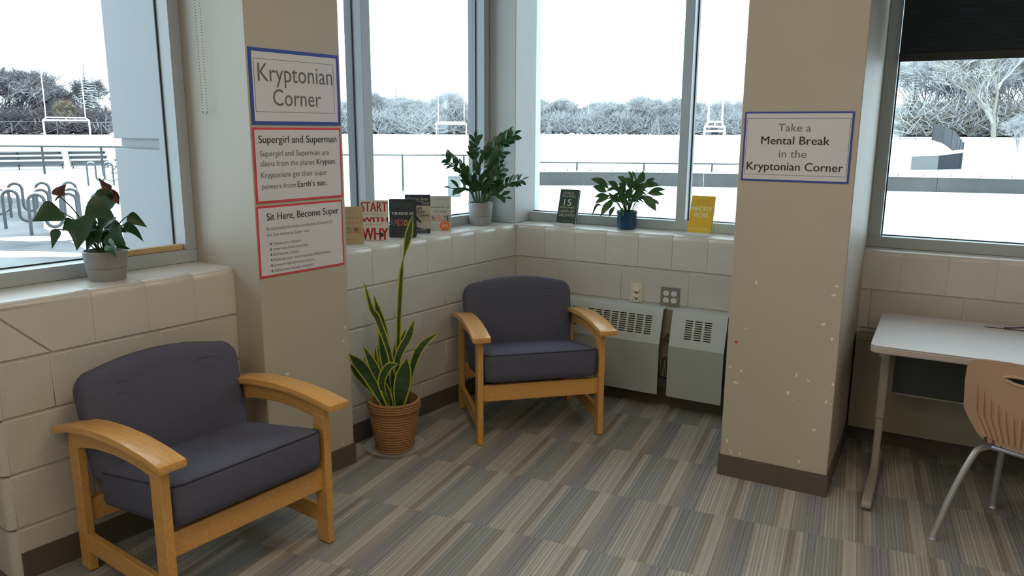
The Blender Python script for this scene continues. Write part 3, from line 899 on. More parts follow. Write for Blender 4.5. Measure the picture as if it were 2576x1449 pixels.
for i, (s, w) in enumerate((('Makes you happier.', .145), ('Improves brain function.', .178), ('Enhances vision.', .128), ('Reduces pain from muscles inflammation.', .300), ('Lowers high blood pressure.', .208), ('Optimizes muscle strength.', .203))):
    z = -0.016 - 0.0225 * i
    MB().lathe([(0.0, 0), (0.005, 0.0), (0.005, 0.0005)], 10).build('bullet', 'ink_soft', p, loc=(-0.165, Y, z + 0.006)).rotation_euler = (R_(90), 0, 0)
    txt(p, s, -0.152, z, w, 0.0125, Y, 'ink_soft', 0, 'l')
p = poster(P2(1.771, 0.7902, 1.522), 0.0, 0.432, 0.290, 'blue_board', 'blue-edged mental break sign on the right pillar', (-0.205, 0.205, -0.118, 0.118), 0.0075)
txt(p, 'Take a', -0.01, 0.064, 0.131, 0.032, Y, 'ink_soft', 0)
txt(p, 'Mental Break', -0.005, 0.010, 0.273, 0.034, Y, 'ink', 0.009)
txt(p, 'in the', -0.010, -0.044, 0.110, 0.032, Y, 'ink_soft', 0)
txt(p, 'Kryptonian Corner', -0.002, -0.098, 0.386, 0.034, Y, 'ink', 0.009)

# ================================================================== BOOKS
def book(name, loc, face_deg, w, h, t, cover, label, lean=0.0, stand=False):
    """front cover towards local -y, standing on z=0"""
    b = empty(name, loc, R_(face_deg), label, 'book')
    b.rotation_euler = (-lean, 0, R_(face_deg))
    m = MB()
    m.box(-w / 2, w / 2, -t / 2, -t / 2 + 0.002, 0, h)
    m.box(-w / 2, w / 2, t / 2 - 0.002, t / 2, 0, h)
    m.box(-w / 2, -w / 2 + 0.002, -t / 2 + 0.002, t / 2 - 0.002, 0, h)
    m.build('cover', cover, b)
    MB().box(-w / 2 + 0.002, w / 2 - 0.004, -t / 2 + 0.0022, t / 2 - 0.0022, 0.003, h - 0.004).build('page_block', 'pages', b)
    b['front'] = -t / 2 - 0.0004
    return b
def easel(loc, face_deg, w, h, lean, label):
    """clear acrylic display stand behind and under a leaning book"""
    e = empty('book_stand', loc, R_(face_deg), label, 'book stand')
    ty = math.tan(lean)
    MB().box(-w / 2, w / 2, -0.045, -0.041, 0, 0.020).build('front_lip', 'acrylic', e)
    MB().box(-w / 2, w / 2, -0.041, 0.0, 0.008, 0.0105).build('ledge', 'acrylic', e)
    y0 = 0.017
    for x in (-w / 2 + 0.004, w / 2 - 0.004):
        MB().tube([(x, y0 - 0.013, 0.003), (x, y0 + 0.004 + ty * h * 0.9, h * 0.9)], 0.0022, 6).build('back_rod', 'acrylic', e)
    x = w / 2 - 0.002
    for k in (-1, 1):
        MB().tube([(k * x, y0 + 0.004 + ty * h * 0.86, h * 0.86), (k * (x + 0.002), y0 + 0.095, 0.012), (k * x, y0 + 0.095, 0.0025), (k * x, -0.04, 0.0025)], 0.0018, 6).build('rear_leg', 'acrylic', e)
    return e
M['c_beige'] = mat('cover_beige', (0.50, 0.375, 0.21), 0.6, var=0.12, scale=14)
M['c_white'] = mat('cover_white', (0.62, 0.61, 0.56), 0.5)
M['c_navy'] = mat('cover_charcoal', (0.030, 0.036, 0.048), 0.5, var=0.3, scale=18)
M['c_cream'] = mat('cover_cream', (0.55, 0.51, 0.40), 0.5, col2=(0.42, 0.37, 0.27), scale=16)
M['c_pale'] = mat('cover_pale_grey', (0.50, 0.52, 0.50), 0.45, var=0.05, scale=9)
M['c_green'] = mat('cover_dark_green', (0.030, 0.062, 0.040), 0.45, var=0.35, scale=22)
M['c_yellow'] = mat('cover_yellow', (0.72, 0.44, 0.012), 0.5, var=0.06, scale=5)
M['t_red'] = mat('ink_red', (0.36, 0.012, 0.018), 0.5)
M['t_navy'] = mat('ink_navy', (0.03, 0.035, 0.08), 0.5)
M['t_white'] = mat('ink_white', (0.70, 0.70, 0.66), 0.5)
M['t_cream'] = mat('ink_cream', (0.62, 0.55, 0.38), 0.5)
M['t_coral'] = mat('ink_coral', (0.60, 0.16, 0.11), 0.5)
M['t_orange'] = mat('sticker_orange', (0.72, 0.18, 0.06), 0.5)
M['t_blue'] = mat('ink_blue', (0.08, 0.22, 0.42), 0.5)
M['t_yellow'] = mat('ink_yellow', (0.6, 0.42, 0.05), 0.5)
M['t_green'] = mat('ink_green', (0.10, 0.22, 0.12), 0.5)
M['t_tan'] = mat('ink_tan', (0.26, 0.18, 0.09), 0.6)
M['t_pink'] = mat('ink_pink', (0.55, 0.08, 0.16), 0.5)
M['t_pale'] = mat('ink_paleyellow', (0.78, 0.70, 0.42), 0.5)
def on_sill(s, n): return P1(s, n, SILL + 0.0005)
def colour_word(b, word, x0, z, step, h, y, cols, w=None):
    for i, ch in enumerate(word):
        txt(b, ch, x0 + step * i, z + 0.002 * math.sin(3 * i), (w or step * 0.84) * (0.42 if ch == 'I' else 1), h, y, cols[i % len(cols)], 0.012)
FD = 29.0   # the five standing books are turned to face into the room
b = book('book', on_sill(1.228, -0.155), FD + 2, 0.140, 0.190, 0.024, 'c_beige', 'tan paperback beside the left pillar, leftmost in the row of books')
y = b['front']
for z, w in ((0.172, .09), (0.164, .10), (0.157, .08)): txt(b, 'the second helping of small wonders', 0, z, w, 0.0035, y, 't_tan')
txt(b, 'THE BOOK OF', 0.0, 0.131, 0.106, 0.010, y, 't_tan', 0.01)
txt(b, '(HOLIDAY)', 0.005, 0.102, 0.085, 0.012, y, 't_coral', 0)
colour_word(b, 'AWESOME', -0.054, 0.056, 0.018, 0.030, y, ['ink', 't_green', 't_tan', 't_green', 't_coral', 'ink', 't_coral'])
txt(b, 'NEIL PASRICHA', 0.0, 0.020, 0.095, 0.006, y, 't_tan', 0)
b = book('book', on_sill(1.055, -0.150), FD, 0.144, 0.212, 0.022, 'c_white', 'white paperback with huge dark red block letters on the window ledge')
y = b['front']
txt(b, 'START', 0.0, 0.153, 0.138, 0.052, y, 't_red', 0.02)
for z in (0.143, 0.135): txt(b, 'HOW GREAT LEADERS INSPIRE EVERYONE TO', 0.0, z, 0.11, 0.0035, y, 't_tan')
txt(b, 'WITH', 0.002, 0.098, 0.138, 0.026, y, 't_red', 0.03)
txt(b, 'SIMON SINEK', 0.0, 0.081, 0.09, 0.007, y, 't_tan', 0)
txt(b, 'WHY', 0.002, 0.004, 0.138, 0.064, y, 't_red', 0.03)
sk = MB().lathe([(0.0, 0), (0.012, 0.0), (0.012, 0.0004)], 20).build('round_badge', 'ink', b, loc=(0.036, y - 0.0003, 0.030)); sk.rotation_euler = (R_(90), 0, 0)
b = book('book', on_sill(0.870, -0.125), FD + 1, 0.144, 0.206, 0.034, 'c_navy', 'thick charcoal hardcover with multicoloured hand-lettered title on the ledge')
y = b['front']
for z in (0.185, 0.175, 0.165): txt(b, 'snow days, bakery air, finding money', 0, z, 0.10, 0.005, y, 't_green')
txt(b, 'THE BOOK OF', 0.0, 0.124, 0.118, 0.013, y, 't_white', 0.02)
colour_word(b, 'AWESOME', -0.058, 0.064, 0.0185, 0.034, y, ['t_blue', 't_pink', 't_coral', 't_pink', 't_yellow', 't_green', 't_blue'])
txt(b, 'NEIL PASRICHA', 0.0, 0.026, 0.07, 0.006, y, 't_green')
txt(b, 'based on the blog about small things', 0.0, 0.010, 0.11, 0.004, y, 't_tan')
b = book('book', on_sill(0.70, -0.175), FD + 2, 0.142, 0.218, 0.024, 'c_cream', 'cream and navy paperback about tough times, second from the right of the five')
y = b['front']
MB().box(-0.071, 0.071, y - 0.0002, y + 0.0003, 0.158, 0.218).build('title_band', 't_navy', b)
MB().prism([(-0.071, 0.0), (0.071, 0.0), (0.071, 0.027), (0.03, 0.026), (-0.01, 0.035), (-0.071, 0.050)], y - 0.0002, y + 0.0003, 'y').build('lower_band', 't_navy', b)
y2 = y - 0.0005
txt(b, 'Chicken Soup', 0.0, 0.188, 0.118, 0.016, y2, 't_cream', 0.004, shear=0.15)
txt(b, 'for the', 0.012, 0.178, 0.026, 0.006, y2, 't_cream', 0, shear=0.15)
txt(b, 'Soul', 0.044, 0.165, 0.042, 0.016, y2, 't_cream', 0.004, shear=0.15)
txt(b, 'Tough', -0.012, 0.136, 0.072, 0.017, y2, 'ink', 0.012)
txt(b, 'Times', 0.006, 0.116, 0.068, 0.017, y2, 'ink', 0.012)
txt(b, 'Teens', 0.032, 0.096, 0.066, 0.017, y2, 'ink', 0.012)
MB().prism([(-0.03, 0.102), (-0.012, 0.107), (0.006, 0.080), (0.022, 0.066), (0.014, 0.059), (-0.008, 0.075), (-0.02, 0.084), (-0.05, 0.070), (-0.062, 0.078)], y2, y, 'y').build('cover_picture', 't_navy', b)
for i, z in enumerate((0.084, 0.078, 0.072)): txt(b, '101 Stories about', 0.046, z, 0.034, 0.0035, y2, 't_tan')
for z, s in ((0.020, 'Jack Canfield'), (0.012, 'Mark Victor Hansen,'), (0.004, 'and Amy Newmark')): txt(b, s, 0.01, z, 0.08, 0.005, y2, 't_white')
b = book('book', on_sill(0.535, -0.165), FD + 4, 0.142, 0.200, 0.026, 'c_pale', 'pale grey paperback with round orange sticker, rightmost of the five ledge books')
y = b['front']
txt(b, 'NEIL PASRICHA', 0.01, 0.178, 0.07, 0.006, y, 't_tan')
txt(b, 'THE BOOK OF', 0.006, 0.132, 0.112, 0.009, y, 'ink_soft', 0.01)
txt(b, '(EVEN MORE)', 0.008, 0.104, 0.080, 0.013, y, 'ink_soft', 0)
colour_word(b, 'AWESOME', -0.054, 0.056, 0.0185, 0.034, y, ['ink', 'ink', 't_coral', 't_coral', 't_coral', 't_green', 'ink'])
sk = MB().lathe([(0.0, 0), (0.030, 0.0), (0.030, 0.0006)], 28).build('price_sticker', 't_orange', b, loc=(0.035, y - 0.0004, 0.028)); sk.rotation_euler = (R_(90), 0, 0)
txt(b, '30%', 0.035, 0.021, 0.036, 0.015, y - 0.0012, 't_pale', 0.01)
LEAN = R_(17)
def leaning(s, n, cover, label, w, h, t):
    loc = P2(s, n, SILL + 0.0105 + 0.0006 + 0.5 * t * math.sin(LEAN))
    return book('book', loc, 0, w, h, t, cover, label, lean=LEAN)
b = leaning(0.300, -0.100, 'c_green', 'dark green hardcover leaning on a clear stand by the corner post', 0.128, 0.212, 0.020)
y = b['front']
txt(b, 'JOHN C.', -0.005, 0.183, 0.076, 0.014, y, 't_cream', 0)
txt(b, 'MAXWELL', 0.0, 0.163, 0.094, 0.014, y, 't_cream', 0)
txt(b, '15', -0.004, 0.110, 0.050, 0.040, y, 't_white', 0)
txt(b, 'INVALUABLE', -0.002, 0.093, 0.100, 0.012, y, 't_cream', 0)
txt(b, 'LAWS OF', 0.0, 0.066, 0.098, 0.018, y, 't_cream', 0.004)
txt(b, 'GROWTH', 0.0, 0.040, 0.106, 0.018, y, 't_cream', 0.004)
txt(b, 'Live Them and Reach Your Potential', 0.0, 0.012, 0.05, 0.003, y, 't_cream')
easel(P2(0.300, -0.100, SILL + 0.0005), 0, 0.132, 0.17, LEAN, 'clear display stand under the dark green book')
b = leaning(1.140, -0.090, 'c_yellow', 'bright yellow book leaning on a clear stand next to the right pillar', 0.132, 0.212, 0.020)
y = b['front']
for z, w in ((0.186, .068), (0.174, .096), (0.162, .085)): txt(b, 'How Meditation Is Changing Business', 0.0, z, w, 0.0045, y, 't_tan')
txt(b, 'MINDFUL', 0.0, 0.124, 0.126, 0.026, y, 't_pale', 0.022)
txt(b, 'WORK', 0.0, 0.088, 0.086, 0.026, y, 't_pale', 0.022)
txt(b, '-   -', 0.0, 0.066, 0.05, 0.010, y, 't_tan')
txt(b, '-', 0.0, 0.044, 0.012, 0.008, y, 't_tan')
txt(b, 'DAVID GELLES', 0.0, 0.016, 0.10, 0.009, y, 't_pale', 0.01)
easel(P2(1.140, -0.090, SILL + 0.0005), 0, 0.136, 0.17, LEAN, 'clear display stand under the bright yellow book')

# ================================================================== PLANTS
PLANTS={'anth':{'P':[-0.487,-2.417,1.004],'leaves':[([(-0.057,-0.121,0.272),(-0.059,-0.17,0.261),(-0.067,-0.223,0.243)],0.1036,0),([(0.074,-0.016,0.282),(0.066,-0.061,0.27),(0.054,-0.107,0.243)],0.1194,0),([(-0.001,-0.092,0.246),(0.029,-0.104,0.204),(0.033,-0.131,0.131)],0.1162,0),([(-0.047,-0.086,0.239),(-0.054,-0.101,0.221),(-0.052,-0.125,0.196)],0.0408,0),([(-0.058,-0.139,0.207),(-0.061,-0.15,0.176),(-0.062,-0.167,0.134)],0.0408,0),([(0.086,-0.021,0.194),(0.122,-0.023,0.17),(0.167,-0.021,0.15)],0.0942,0),([(0.055,0.054,0.212),(0.099,0.067,0.19),(0.135,0.076,0.146)],0.0389,0),([(0.044,0.082,0.244),(0.072,0.098,0.224),(0.107,0.117,0.197)],0.0471,0),([(0.088,-0.043,0.155),(0.121,-0.047,0.139),(0.151,-0.053,0.105)],0.0534,0),([(0.003,0.025,0.302),(-0.003,0.01,0.322),(-0.019,-0.01,0.304)],0.0754,0),([(0.059,-0.001,0.249),(0.064,-0.027,0.228),(0.068,-0.054,0.199)],0.0785,0),([(0.027,0.015,0.206),(0.054,0.03,0.2),(0.082,0.046,0.183)],0.044,0),([(0.067,0.003,0.14),(0.093,0.018,0.132),(0.118,0.031,0.122)],0.0188,0),([(-0.0,-0.046,0.199),(0.018,-0.047,0.177),(0.001,-0.068,0.147)],0.0754,0),([(-0.0,-0.0,0.3),(0.041,0.011,0.293),(0.074,0.019,0.302)],0.0628,0),([(-0.054,-0.12,0.329),(-0.055,-0.114,0.347),(-0.052,-0.091,0.372)],0.0503,1),([(0.022,0.035,0.343),(0.005,0.026,0.36),(-0.018,0.013,0.395)],0.0377,1),([(0.005,0.037,0.315),(0.022,0.047,0.313),(0.037,0.055,0.288)],0.0597,1)]},'zz':{'P':[-0.173,-0.144,1.004],'stems':[([(-0.029,0.007,0.142),(-0.045,-0.014,0.353),(-0.028,-0.016,0.536)],[0.62,1.0],5,0.0516),([(-0.014,-0.042,0.146),(-0.033,-0.104,0.299),(-0.082,-0.253,0.41)],[0.3,1.0],9,0.0533),([(-0.003,-0.059,0.148),(-0.021,-0.109,0.226),(-0.075,-0.207,0.234)],[0.4,1],4,0.0516),([(0.004,0.002,0.144),(0.033,0.011,0.388),(0.11,0.046,0.488),(0.189,0.083,0.546)],[0.35,1],12,0.0585),([(0.025,-0.009,0.146),(0.08,-0.001,0.315),(0.141,0.01,0.44)],[0.2,1.0],8,0.0568),([(0.045,-0.009,0.147),(0.131,0.01,0.241),(0.26,0.054,0.281)],[0.3,1],8,0.0473),([(0.053,-0.039,0.149),(0.113,-0.04,0.202),(0.197,-0.028,0.18)],[0.3,1],5,0.0473),([(0.039,-0.047,0.149),(0.084,-0.056,0.243),(0.178,-0.038,0.352)],[0.25,1.0],7,0.0533),([(0.024,-0.055,0.149),(0.045,-0.089,0.26),(0.074,-0.119,0.377)],[0.3,1.0],6,0.0568),([(-0.041,0.034,0.139),(-0.048,-0.003,0.235),(-0.057,-0.083,0.289)],[0.3,1.0],6,0.0516)]},'lily':{'P':[0.68,0.151,1.004],'leaves':[([(-0.097,-0.068,0.242),(-0.14,-0.097,0.281),(-0.188,-0.128,0.299)],0.0458),([(-0.102,-0.091,0.222),(-0.13,-0.118,0.244),(-0.165,-0.149,0.258)],0.0429),([(-0.1,-0.056,0.198),(-0.138,-0.077,0.198),(-0.174,-0.097,0.189)],0.0333),([(-0.08,-0.086,0.205),(-0.113,-0.118,0.184),(-0.148,-0.151,0.156)],0.0355),([(-0.137,-0.076,0.14),(-0.162,-0.09,0.14),(-0.186,-0.104,0.071)],0.0163),([(-0.052,-0.098,0.168),(-0.077,-0.135,0.141),(-0.102,-0.172,0.084)],0.0429),([(-0.044,-0.094,0.139),(-0.055,-0.122,0.112),(-0.056,-0.146,0.08)],0.0251),([(-0.005,-0.03,0.251),(-0.022,-0.049,0.294),(-0.043,-0.07,0.314)],0.0444),([(0.055,0.031,0.271),(0.066,0.037,0.307),(0.076,0.043,0.349)],0.0488),([(0.093,0.031,0.258),(0.119,0.039,0.287),(0.147,0.048,0.308)],0.0355),([(0.104,0.044,0.251),(0.139,0.048,0.266),(0.179,0.047,0.261)],0.034),([(0.111,0.048,0.218),(0.164,0.046,0.239),(0.22,0.045,0.241)],0.0296),([(0.114,0.03,0.216),(0.158,0.043,0.217),(0.213,0.048,0.211)],0.0325),([(0.129,0.045,0.184),(0.159,0.047,0.167),(0.183,0.047,0.152)],0.0222),([(0.093,-0.003,0.203),(0.137,0.003,0.169),(0.179,0.008,0.114)],0.0554),([(0.033,-0.029,0.238),(0.024,-0.05,0.281),(-0.002,-0.081,0.307)],0.0518),([(0.056,-0.01,0.231),(0.059,-0.022,0.267),(0.081,-0.024,0.317)],0.0444),([(0.065,-0.012,0.217),(0.094,-0.012,0.254),(0.135,-0.005,0.269)],0.0458),([(-0.05,-0.049,0.228),(-0.068,-0.065,0.264),(-0.094,-0.087,0.286)],0.0444),([(-0.005,-0.065,0.203),(-0.006,-0.086,0.254),(-0.013,-0.11,0.283)],0.0429),([(0.03,-0.052,0.147),(0.012,-0.085,0.17),(-0.019,-0.125,0.2)],0.037),([(0.054,-0.038,0.168),(0.079,-0.047,0.199),(0.116,-0.05,0.222)],0.0407),([(-0.001,-0.069,0.132),(0.001,-0.091,0.106),(0.019,-0.104,0.083)],0.0251),([(0.012,0.048,0.247),(-0.002,0.047,0.318),(-0.023,0.049,0.346)],0.0192),([(0.034,0.046,0.284),(0.016,0.048,0.326),(0.005,0.046,0.344)],0.0163),([(-0.025,-0.069,0.167),(-0.05,-0.101,0.182),(-0.07,-0.131,0.226)],0.037),([(0.013,-0.069,0.183),(0.038,-0.08,0.227),(0.063,-0.091,0.257)],0.0444)]},'snake':{'P':[0.039,-1.319,0.0],'leaves':[([(0.001,0.023,0.21),(0.012,0.026,0.494),(0.025,0.029,0.714),(0.04,0.034,0.9),(0.052,0.036,0.974),(0.078,0.047,1.084),(0.099,0.055,1.187)],0.0352,'tall'),([(0.011,-0.017,0.215),(0.011,-0.022,0.459),(-0.04,-0.057,0.677),(-0.063,-0.075,0.734),(-0.087,-0.095,0.872)],0.0352,''),([(-0.043,0.022,0.202),(-0.066,0.016,0.456),(-0.075,0.019,0.608),(-0.113,0.005,0.782)],0.0547,''),([(0.012,-0.085,0.227),(-0.053,-0.144,0.434),(-0.05,-0.264,0.559)],0.0586,''),([(-0.066,0.02,0.198),(-0.162,-0.004,0.323),(-0.197,-0.101,0.447)],0.0586,''),([(-0.026,-0.015,0.207),(-0.067,-0.037,0.383),(-0.127,-0.071,0.541)],0.0508,''),([(0.074,-0.05,0.228),(0.093,-0.051,0.366),(0.123,-0.046,0.506)],0.084,''),([(0.051,0.029,0.218),(0.09,0.039,0.436),(0.138,0.054,0.544),(0.22,0.089,0.621)],0.043,''),([(0.011,0.006,0.217),(0.02,0.011,0.461),(0.07,0.039,0.585),(0.096,0.054,0.672)],0.0449,''),([(0.031,-0.097,0.254),(0.017,-0.113,0.38),(0.051,-0.102,0.463),(0.098,-0.083,0.484)],0.0449,''),([(-0.014,0.061,0.195),(-0.023,0.067,0.459),(0.01,0.097,0.607)],0.0313,''),([(0.072,-0.006,0.232),(0.084,0.001,0.349),(0.096,0.008,0.45)],0.0254,''),([(-0.089,0.019,0.204),(-0.108,0.008,0.412),(-0.114,0.005,0.515)],0.0195,''),([(-0.068,0.008,0.212),(-0.079,0.002,0.419),(-0.091,-0.005,0.535)],0.0195,''),([(0.047,-0.077,0.231),(0.032,-0.091,0.319),(0.013,-0.107,0.406)],0.0488,''),([(0.025,-0.02,0.209),(0.02,-0.023,0.345),(0.014,-0.027,0.441)],0.0391,''),([(-0.033,0.039,0.208),(-0.028,0.041,0.416),(-0.019,0.047,0.542)],0.0254,'')]}}
def spline(pts, n):
    pts = [Vector(p) for p in pts]
    if len(pts) == 2: return [pts[0].lerp(pts[1], i / n) for i in range(n + 1)]
    P = [pts[0] * 2 - pts[1]] + pts + [pts[-1] * 2 - pts[-2]]
    out = []
    m = len(pts) - 1
    for i in range(n + 1):
        t = i / n * m
        k = min(int(t), m - 1); f = t - k
        a, b, c, d = P[k], P[k + 1], P[k + 2], P[k + 3]
        out.append(0.5 * (2 * b + (c - a) * f + (2 * a - 5 * b + 4 * c - d) * f * f + (3 * b - a - 3 * c + d) * f ** 3))
    return out
PROF = {
    'heart': [(0, .30), (.04, .62), (.10, .88), (.2, 1.0), (.34, .96), (.5, .78), (.66, .54), (.82, .27), (.93, .09), (1, 0)],
    'lance': [(0, .10), (.12, .42), (.28, .82), (.45, 1.0), (.62, .90), (.78, .60), (.9, .26), (1, 0)],
    'oval': [(0, .12), (.15, .60), (.35, .95), (.55, 1.0), (.75, .74), (.9, .36), (1, 0)],
    'sword': [(0, .45), (.15, .62), (.35, .88), (.55, 1.0), (.72, .92), (.86, .62), (.95, .28), (1, 0)],
    'tall': [(0, .6), (.2, .66), (.4, .70), (.52, .62), (.60, .30), (.66, .14), (.70, .30), (.78, .85), (.86, 1.0), (.93, .62), (.98, .2), (1, 0)],
}
def profile(kind, t):
    p = PROF[kind]
    for (a, wa), (b, wb) in zip(p, p[1:]):
        if t <= b: return wa + (wb - wa) * (t - a) / (b - a)
    return 0.0
VIEWN = Vector((0.48, -0.85, 0.30)).normalized()
def leaf_mesh(pts, width, kind, mats, n=12, fold=0.25, hint=None, roll=0.0, edge=0.0):
    """blade along a midrib; folded along it, optional coloured margin"""
    c = spline(pts, n)
    hint = hint or VIEWN
    vs, fs, mi = [], [], []
    cols = 5 if edge > 0 else 3
    for i, p in enumerate(c):
        t = (c[min(i + 1, n)] - c[max(i - 1, 0)]).normalized()
        s = t.cross(hint)
        s = s.normalized() if s.length > 1e-5 else Vector((1, 0, 0))
        nn = s.cross(t)
        if roll:
            s = s * math.cos(roll) + nn * math.sin(roll); nn = s.cross(t)
        w = width / 2 * profile(kind, i / n)
        w = max(w, 0.0002)
        if cols == 3: us = (-1, 0, 1)
        else:
            e = max(0.35, 1 - edge / max(w, 1e-4)) if w > 0.001 else 0.5
            us = (-1, -e, 0, e, 1)
        for u in us: vs.append(p + s * w * u + nn * fold * w * abs(u))
    for i in range(n):
        for k in range(cols - 1):
            a = i * cols + k
            fs.append((a, a + 1, a + cols + 1, a + cols)); mi.append(1 if cols == 5 and k in (0, 3) else 0)
    m = MB(); m.v = [tuple(v) for v in vs]; m.f = fs; m.mi = mi
    return m.mesh('leaf', mats, smooth=True, angle=60, fix=False)

def round_pot(parent, r0, r1, h, m, lip=0.006, band=None, soil=0.02):
    prof = [(0, 0), (r0 * 0.96, 0), (r0, 0.004)]
    if band:
        zb = h * band; rb = r0 + (r1 - r0) * band
        prof += [(rb, zb), (rb - 0.0022, zb + 0.0006), (rb - 0.0022, zb + 0.0024), (rb, zb + 0.003)]
    prof += [(r1, h - 0.003), (r1 - 0.002, h), (r1 - lip, h), (r1 - lip - 0.002, h - soil), ]
    p = MB().lathe(prof, 40).build('pot', m, parent, smooth=True, angle=40)
    MB().lathe([(0, h - soil + 0.004), (r1 * 0.5, h - soil + 0.003), (r1 - lip - 0.0015, h - soil - 0.001)], 24).build('soil', 'soil', parent, smooth=True)
    return p

# anthurium in grey pot
D = PLANTS['anth']
t = empty('potted_anthurium', D['P'], label='heart-leaved houseplant with maroon blooms in a grey pot under the leftmost window', cat='houseplant')
round_pot(t, 0.066, 0.080, 0.115, 'pot_grey', band=0.42)
extra = []
rnd = random.Random(4)
for i in range(8):       # inner leaves
    a = rnd.uniform(-2.4, 0.6); rr = rnd.uniform(0.015, 0.07); z = rnd.uniform(0.15, 0.235)
    d = Vector((math.cos(a), math.sin(a), 0))
    extra.append(([d * rr * 0.5 + Vector((0, 0, z)), d * (rr + 0.02) + Vector((0, 0, z - 0.012)), d * (rr + 0.045) + Vector((0, 0, z - 0.055))], rnd.uniform(0.045, 0.065), 0))
for pts, w, kk in D['leaves'] + extra:
    q = [Vector(p) for p in pts]
    if q[1].z > 0.0:
        base = Vector((q[0].x * 0.12, q[0].y * 0.12, 0.10))
        mid = base.lerp(q[0], 0.55) + Vector((0, 0, 0.03))
        MB().tube(spline([base, mid, q[0]], 6), [0.0026] * 6 + [0.002], 6).build('stalk', 'stem', t, smooth=True)
    lf = put('spathe' if kk else 'leaf', leaf_mesh(q, w, 'heart', 'spathe' if kk else 'leaf_dark', fold=0.3 if not kk else 0.45, roll=random.uniform(-.2, .2)), t)
    if kk:
        a = q[0]; d = (q[2] - q[0]).normalized()
        MB().tube([a, a - d * 0.012 + Vector((0.004, -0.006, 0.004)), a - d * 0.022 + Vector((0.006, -0.01, 0.003))], [0.004, 0.0035, 0.002], 6).build('spadix', 'spathe', lf, smooth=True)

# zz plant
D = PLANTS['zz']
t = empty('potted_zz_plant', D['P'], label='tall glossy plant with feathery stems in a grey pot beside the corner post', cat='houseplant')
round_pot(t, 0.066, 0.078, 0.140, 'pot_grey', band=0.40)
zz_l = []
for k in range(3):
    zz_l.append(leaf_mesh([(0, 0, 0), (0, 0.5, 0.04 + 0.03 * k), (0, 1, -0.03 * k)], 0.50, 'oval', 'leaf_zz', n=8, fold=0.18, hint=Vector((0, 0, 1))))
rnd = random.Random(5)
for pts, rg, n, L in D['stems']:
    c = spline(pts, 14)
    st = MB().tube(c, [0.0075 - 0.005 * i / 14 for i in range(15)], 7).build('stem', 'stem', t, smooth=True)
    n = int(n * 1.15); L *= 1.3
    for i in range(n):
        f = rg[0] + (rg[1] - rg[0]) * i / (n - 1)
        k = min(int(f * 14), 13)
        p = c[k].lerp(c[k + 1], f * 14 - k)
        tg = (c[min(k + 1, 14)] - c[max(k - 1, 0)]).normalized()
        side = tg.cross(VIEWN).normalized()
        for s in ((-1, 1) if i < n - 1 else (0,)):
            d = (tg * 0.75 + side * s * 0.72 + VIEWN * rnd.uniform(-0.15, 0.45) + Vector((0, 0, 0.12))).normalized()
            nrm = (VIEWN * 0.8 + Vector((0, 0, 0.7)) + side * s * 0.2 + Vector((rnd.uniform(-.3, .3), rnd.uniform(-.3, .3), 0))).normalized()
            x = d.cross(nrm).normalized(); z = x.cross(d)
            o = put('leaf', zz_l[rnd.randrange(3)], st)
            sc = L * rnd.uniform(0.85, 1.12) * (0.8 if i == n - 1 else 1.0)
            mt = Matrix((x, d, z)).transposed().to_4x4()
            o.matrix_local = Matrix.Translation(p) @ mt @ Matrix.Diagonal((sc, sc, sc, 1))

# peace lily
D = PLANTS['lily']
t = empty('potted_peace_lily', D['P'], label='bushy lance-leaved plant in a dark blue pot between the green and yellow books', cat='houseplant')
prof = [(0, 0), (0.046, 0), (0.054, 0.006), (0.0585, 0.03), (0.0585, 0.088), (0.0625, 0.098), (0.0645, 0.108), (0.060, 0.108), (0.056, 0.09)]
MB().lathe(prof, 40).build('pot', 'pot_blue', t, smooth=True, angle=40)
MB().lathe([(0, 0.096), (0.056, 0.092)], 24).build('soil', 'soil', t, smooth=True)
extra = []
rnd = random.Random(8)
for i in range(30):      # inner leaves filling the bush
    a = rnd.uniform(0, 2 * math.pi); rr = rnd.uniform(0.045, 0.105); z = rnd.uniform(0.17, 0.245)
    d = Vector((math.cos(a), math.sin(a), 0))
    if (d * 0.15).y > 0.055: d.y *= 0.3
    extra.append(([d * rr * 0.55 + Vector((0, 0, z - 0.02)), d * rr * 0.9 + Vector((0, 0, z + 0.006)), d * (rr + 0.05) + Vector((0, 0, z - 0.018))], rnd.uniform(0.017, 0.024)))
for pts, w in D['leaves'] + extra:
    q = [Vector(p) for p in pts]
    base = Vector((q[0].x * 0.18, q[0].y * 0.18, 0.095))
    pale = w < 0.0105
    mid = base.lerp(q[0], 0.6) + Vector((0, 0, 0.018))
    MB().tube(spline([base, mid, q[0]], 6), 0.0016, 5).build('stalk', 'stem', t, smooth=True)
    put('leaf', leaf_mesh(q, w, 'lance', 'leaf_pale' if pale else 'leaf_lily', fold=0.35, roll=random.uniform(-.4, .4)), t)

# snake plant in a seagrass basket
D = PLANTS['snake']
t = empty('potted_snake_plant', (*D['P'][:2], 0.0135), label='tall yellow-edged snake plant in a woven seagrass basket on the floor', cat='houseplant')
prof = [(0, 0.0)]
zz, i = 0.0, 0
NR = 15
for i in range(NR):
    z0 = 0.205 * i / NR; z1 = 0.205 * (i + 1) / NR
    r = 0.092 + 0.030 * (z0 / 0.205) + 0.004 * math.sin(math.pi * z0 / 0.205)
    for a in range(6):
        f = a / 5
        prof.append((r + 0.0052 * math.sin(math.pi * f) - 0.002, z0 + (z1 - z0) * f))
prof += [(0.126, 0.206)]
for i in range(4):
    z0 = 0.206 + 0.0125 * i
    for a in range(6):
        f = a / 5; prof.append((0.1275 + 0.0055 * math.sin(math.pi * f), z0 + 0.0125 * f))
prof += [(0.126, 0.257), (0.118, 0.256), (0.113, 0.24), (0.108, 0.205)]
MB().lathe(prof, 56).build('basket', 'rope', t, smooth=True, angle=50)
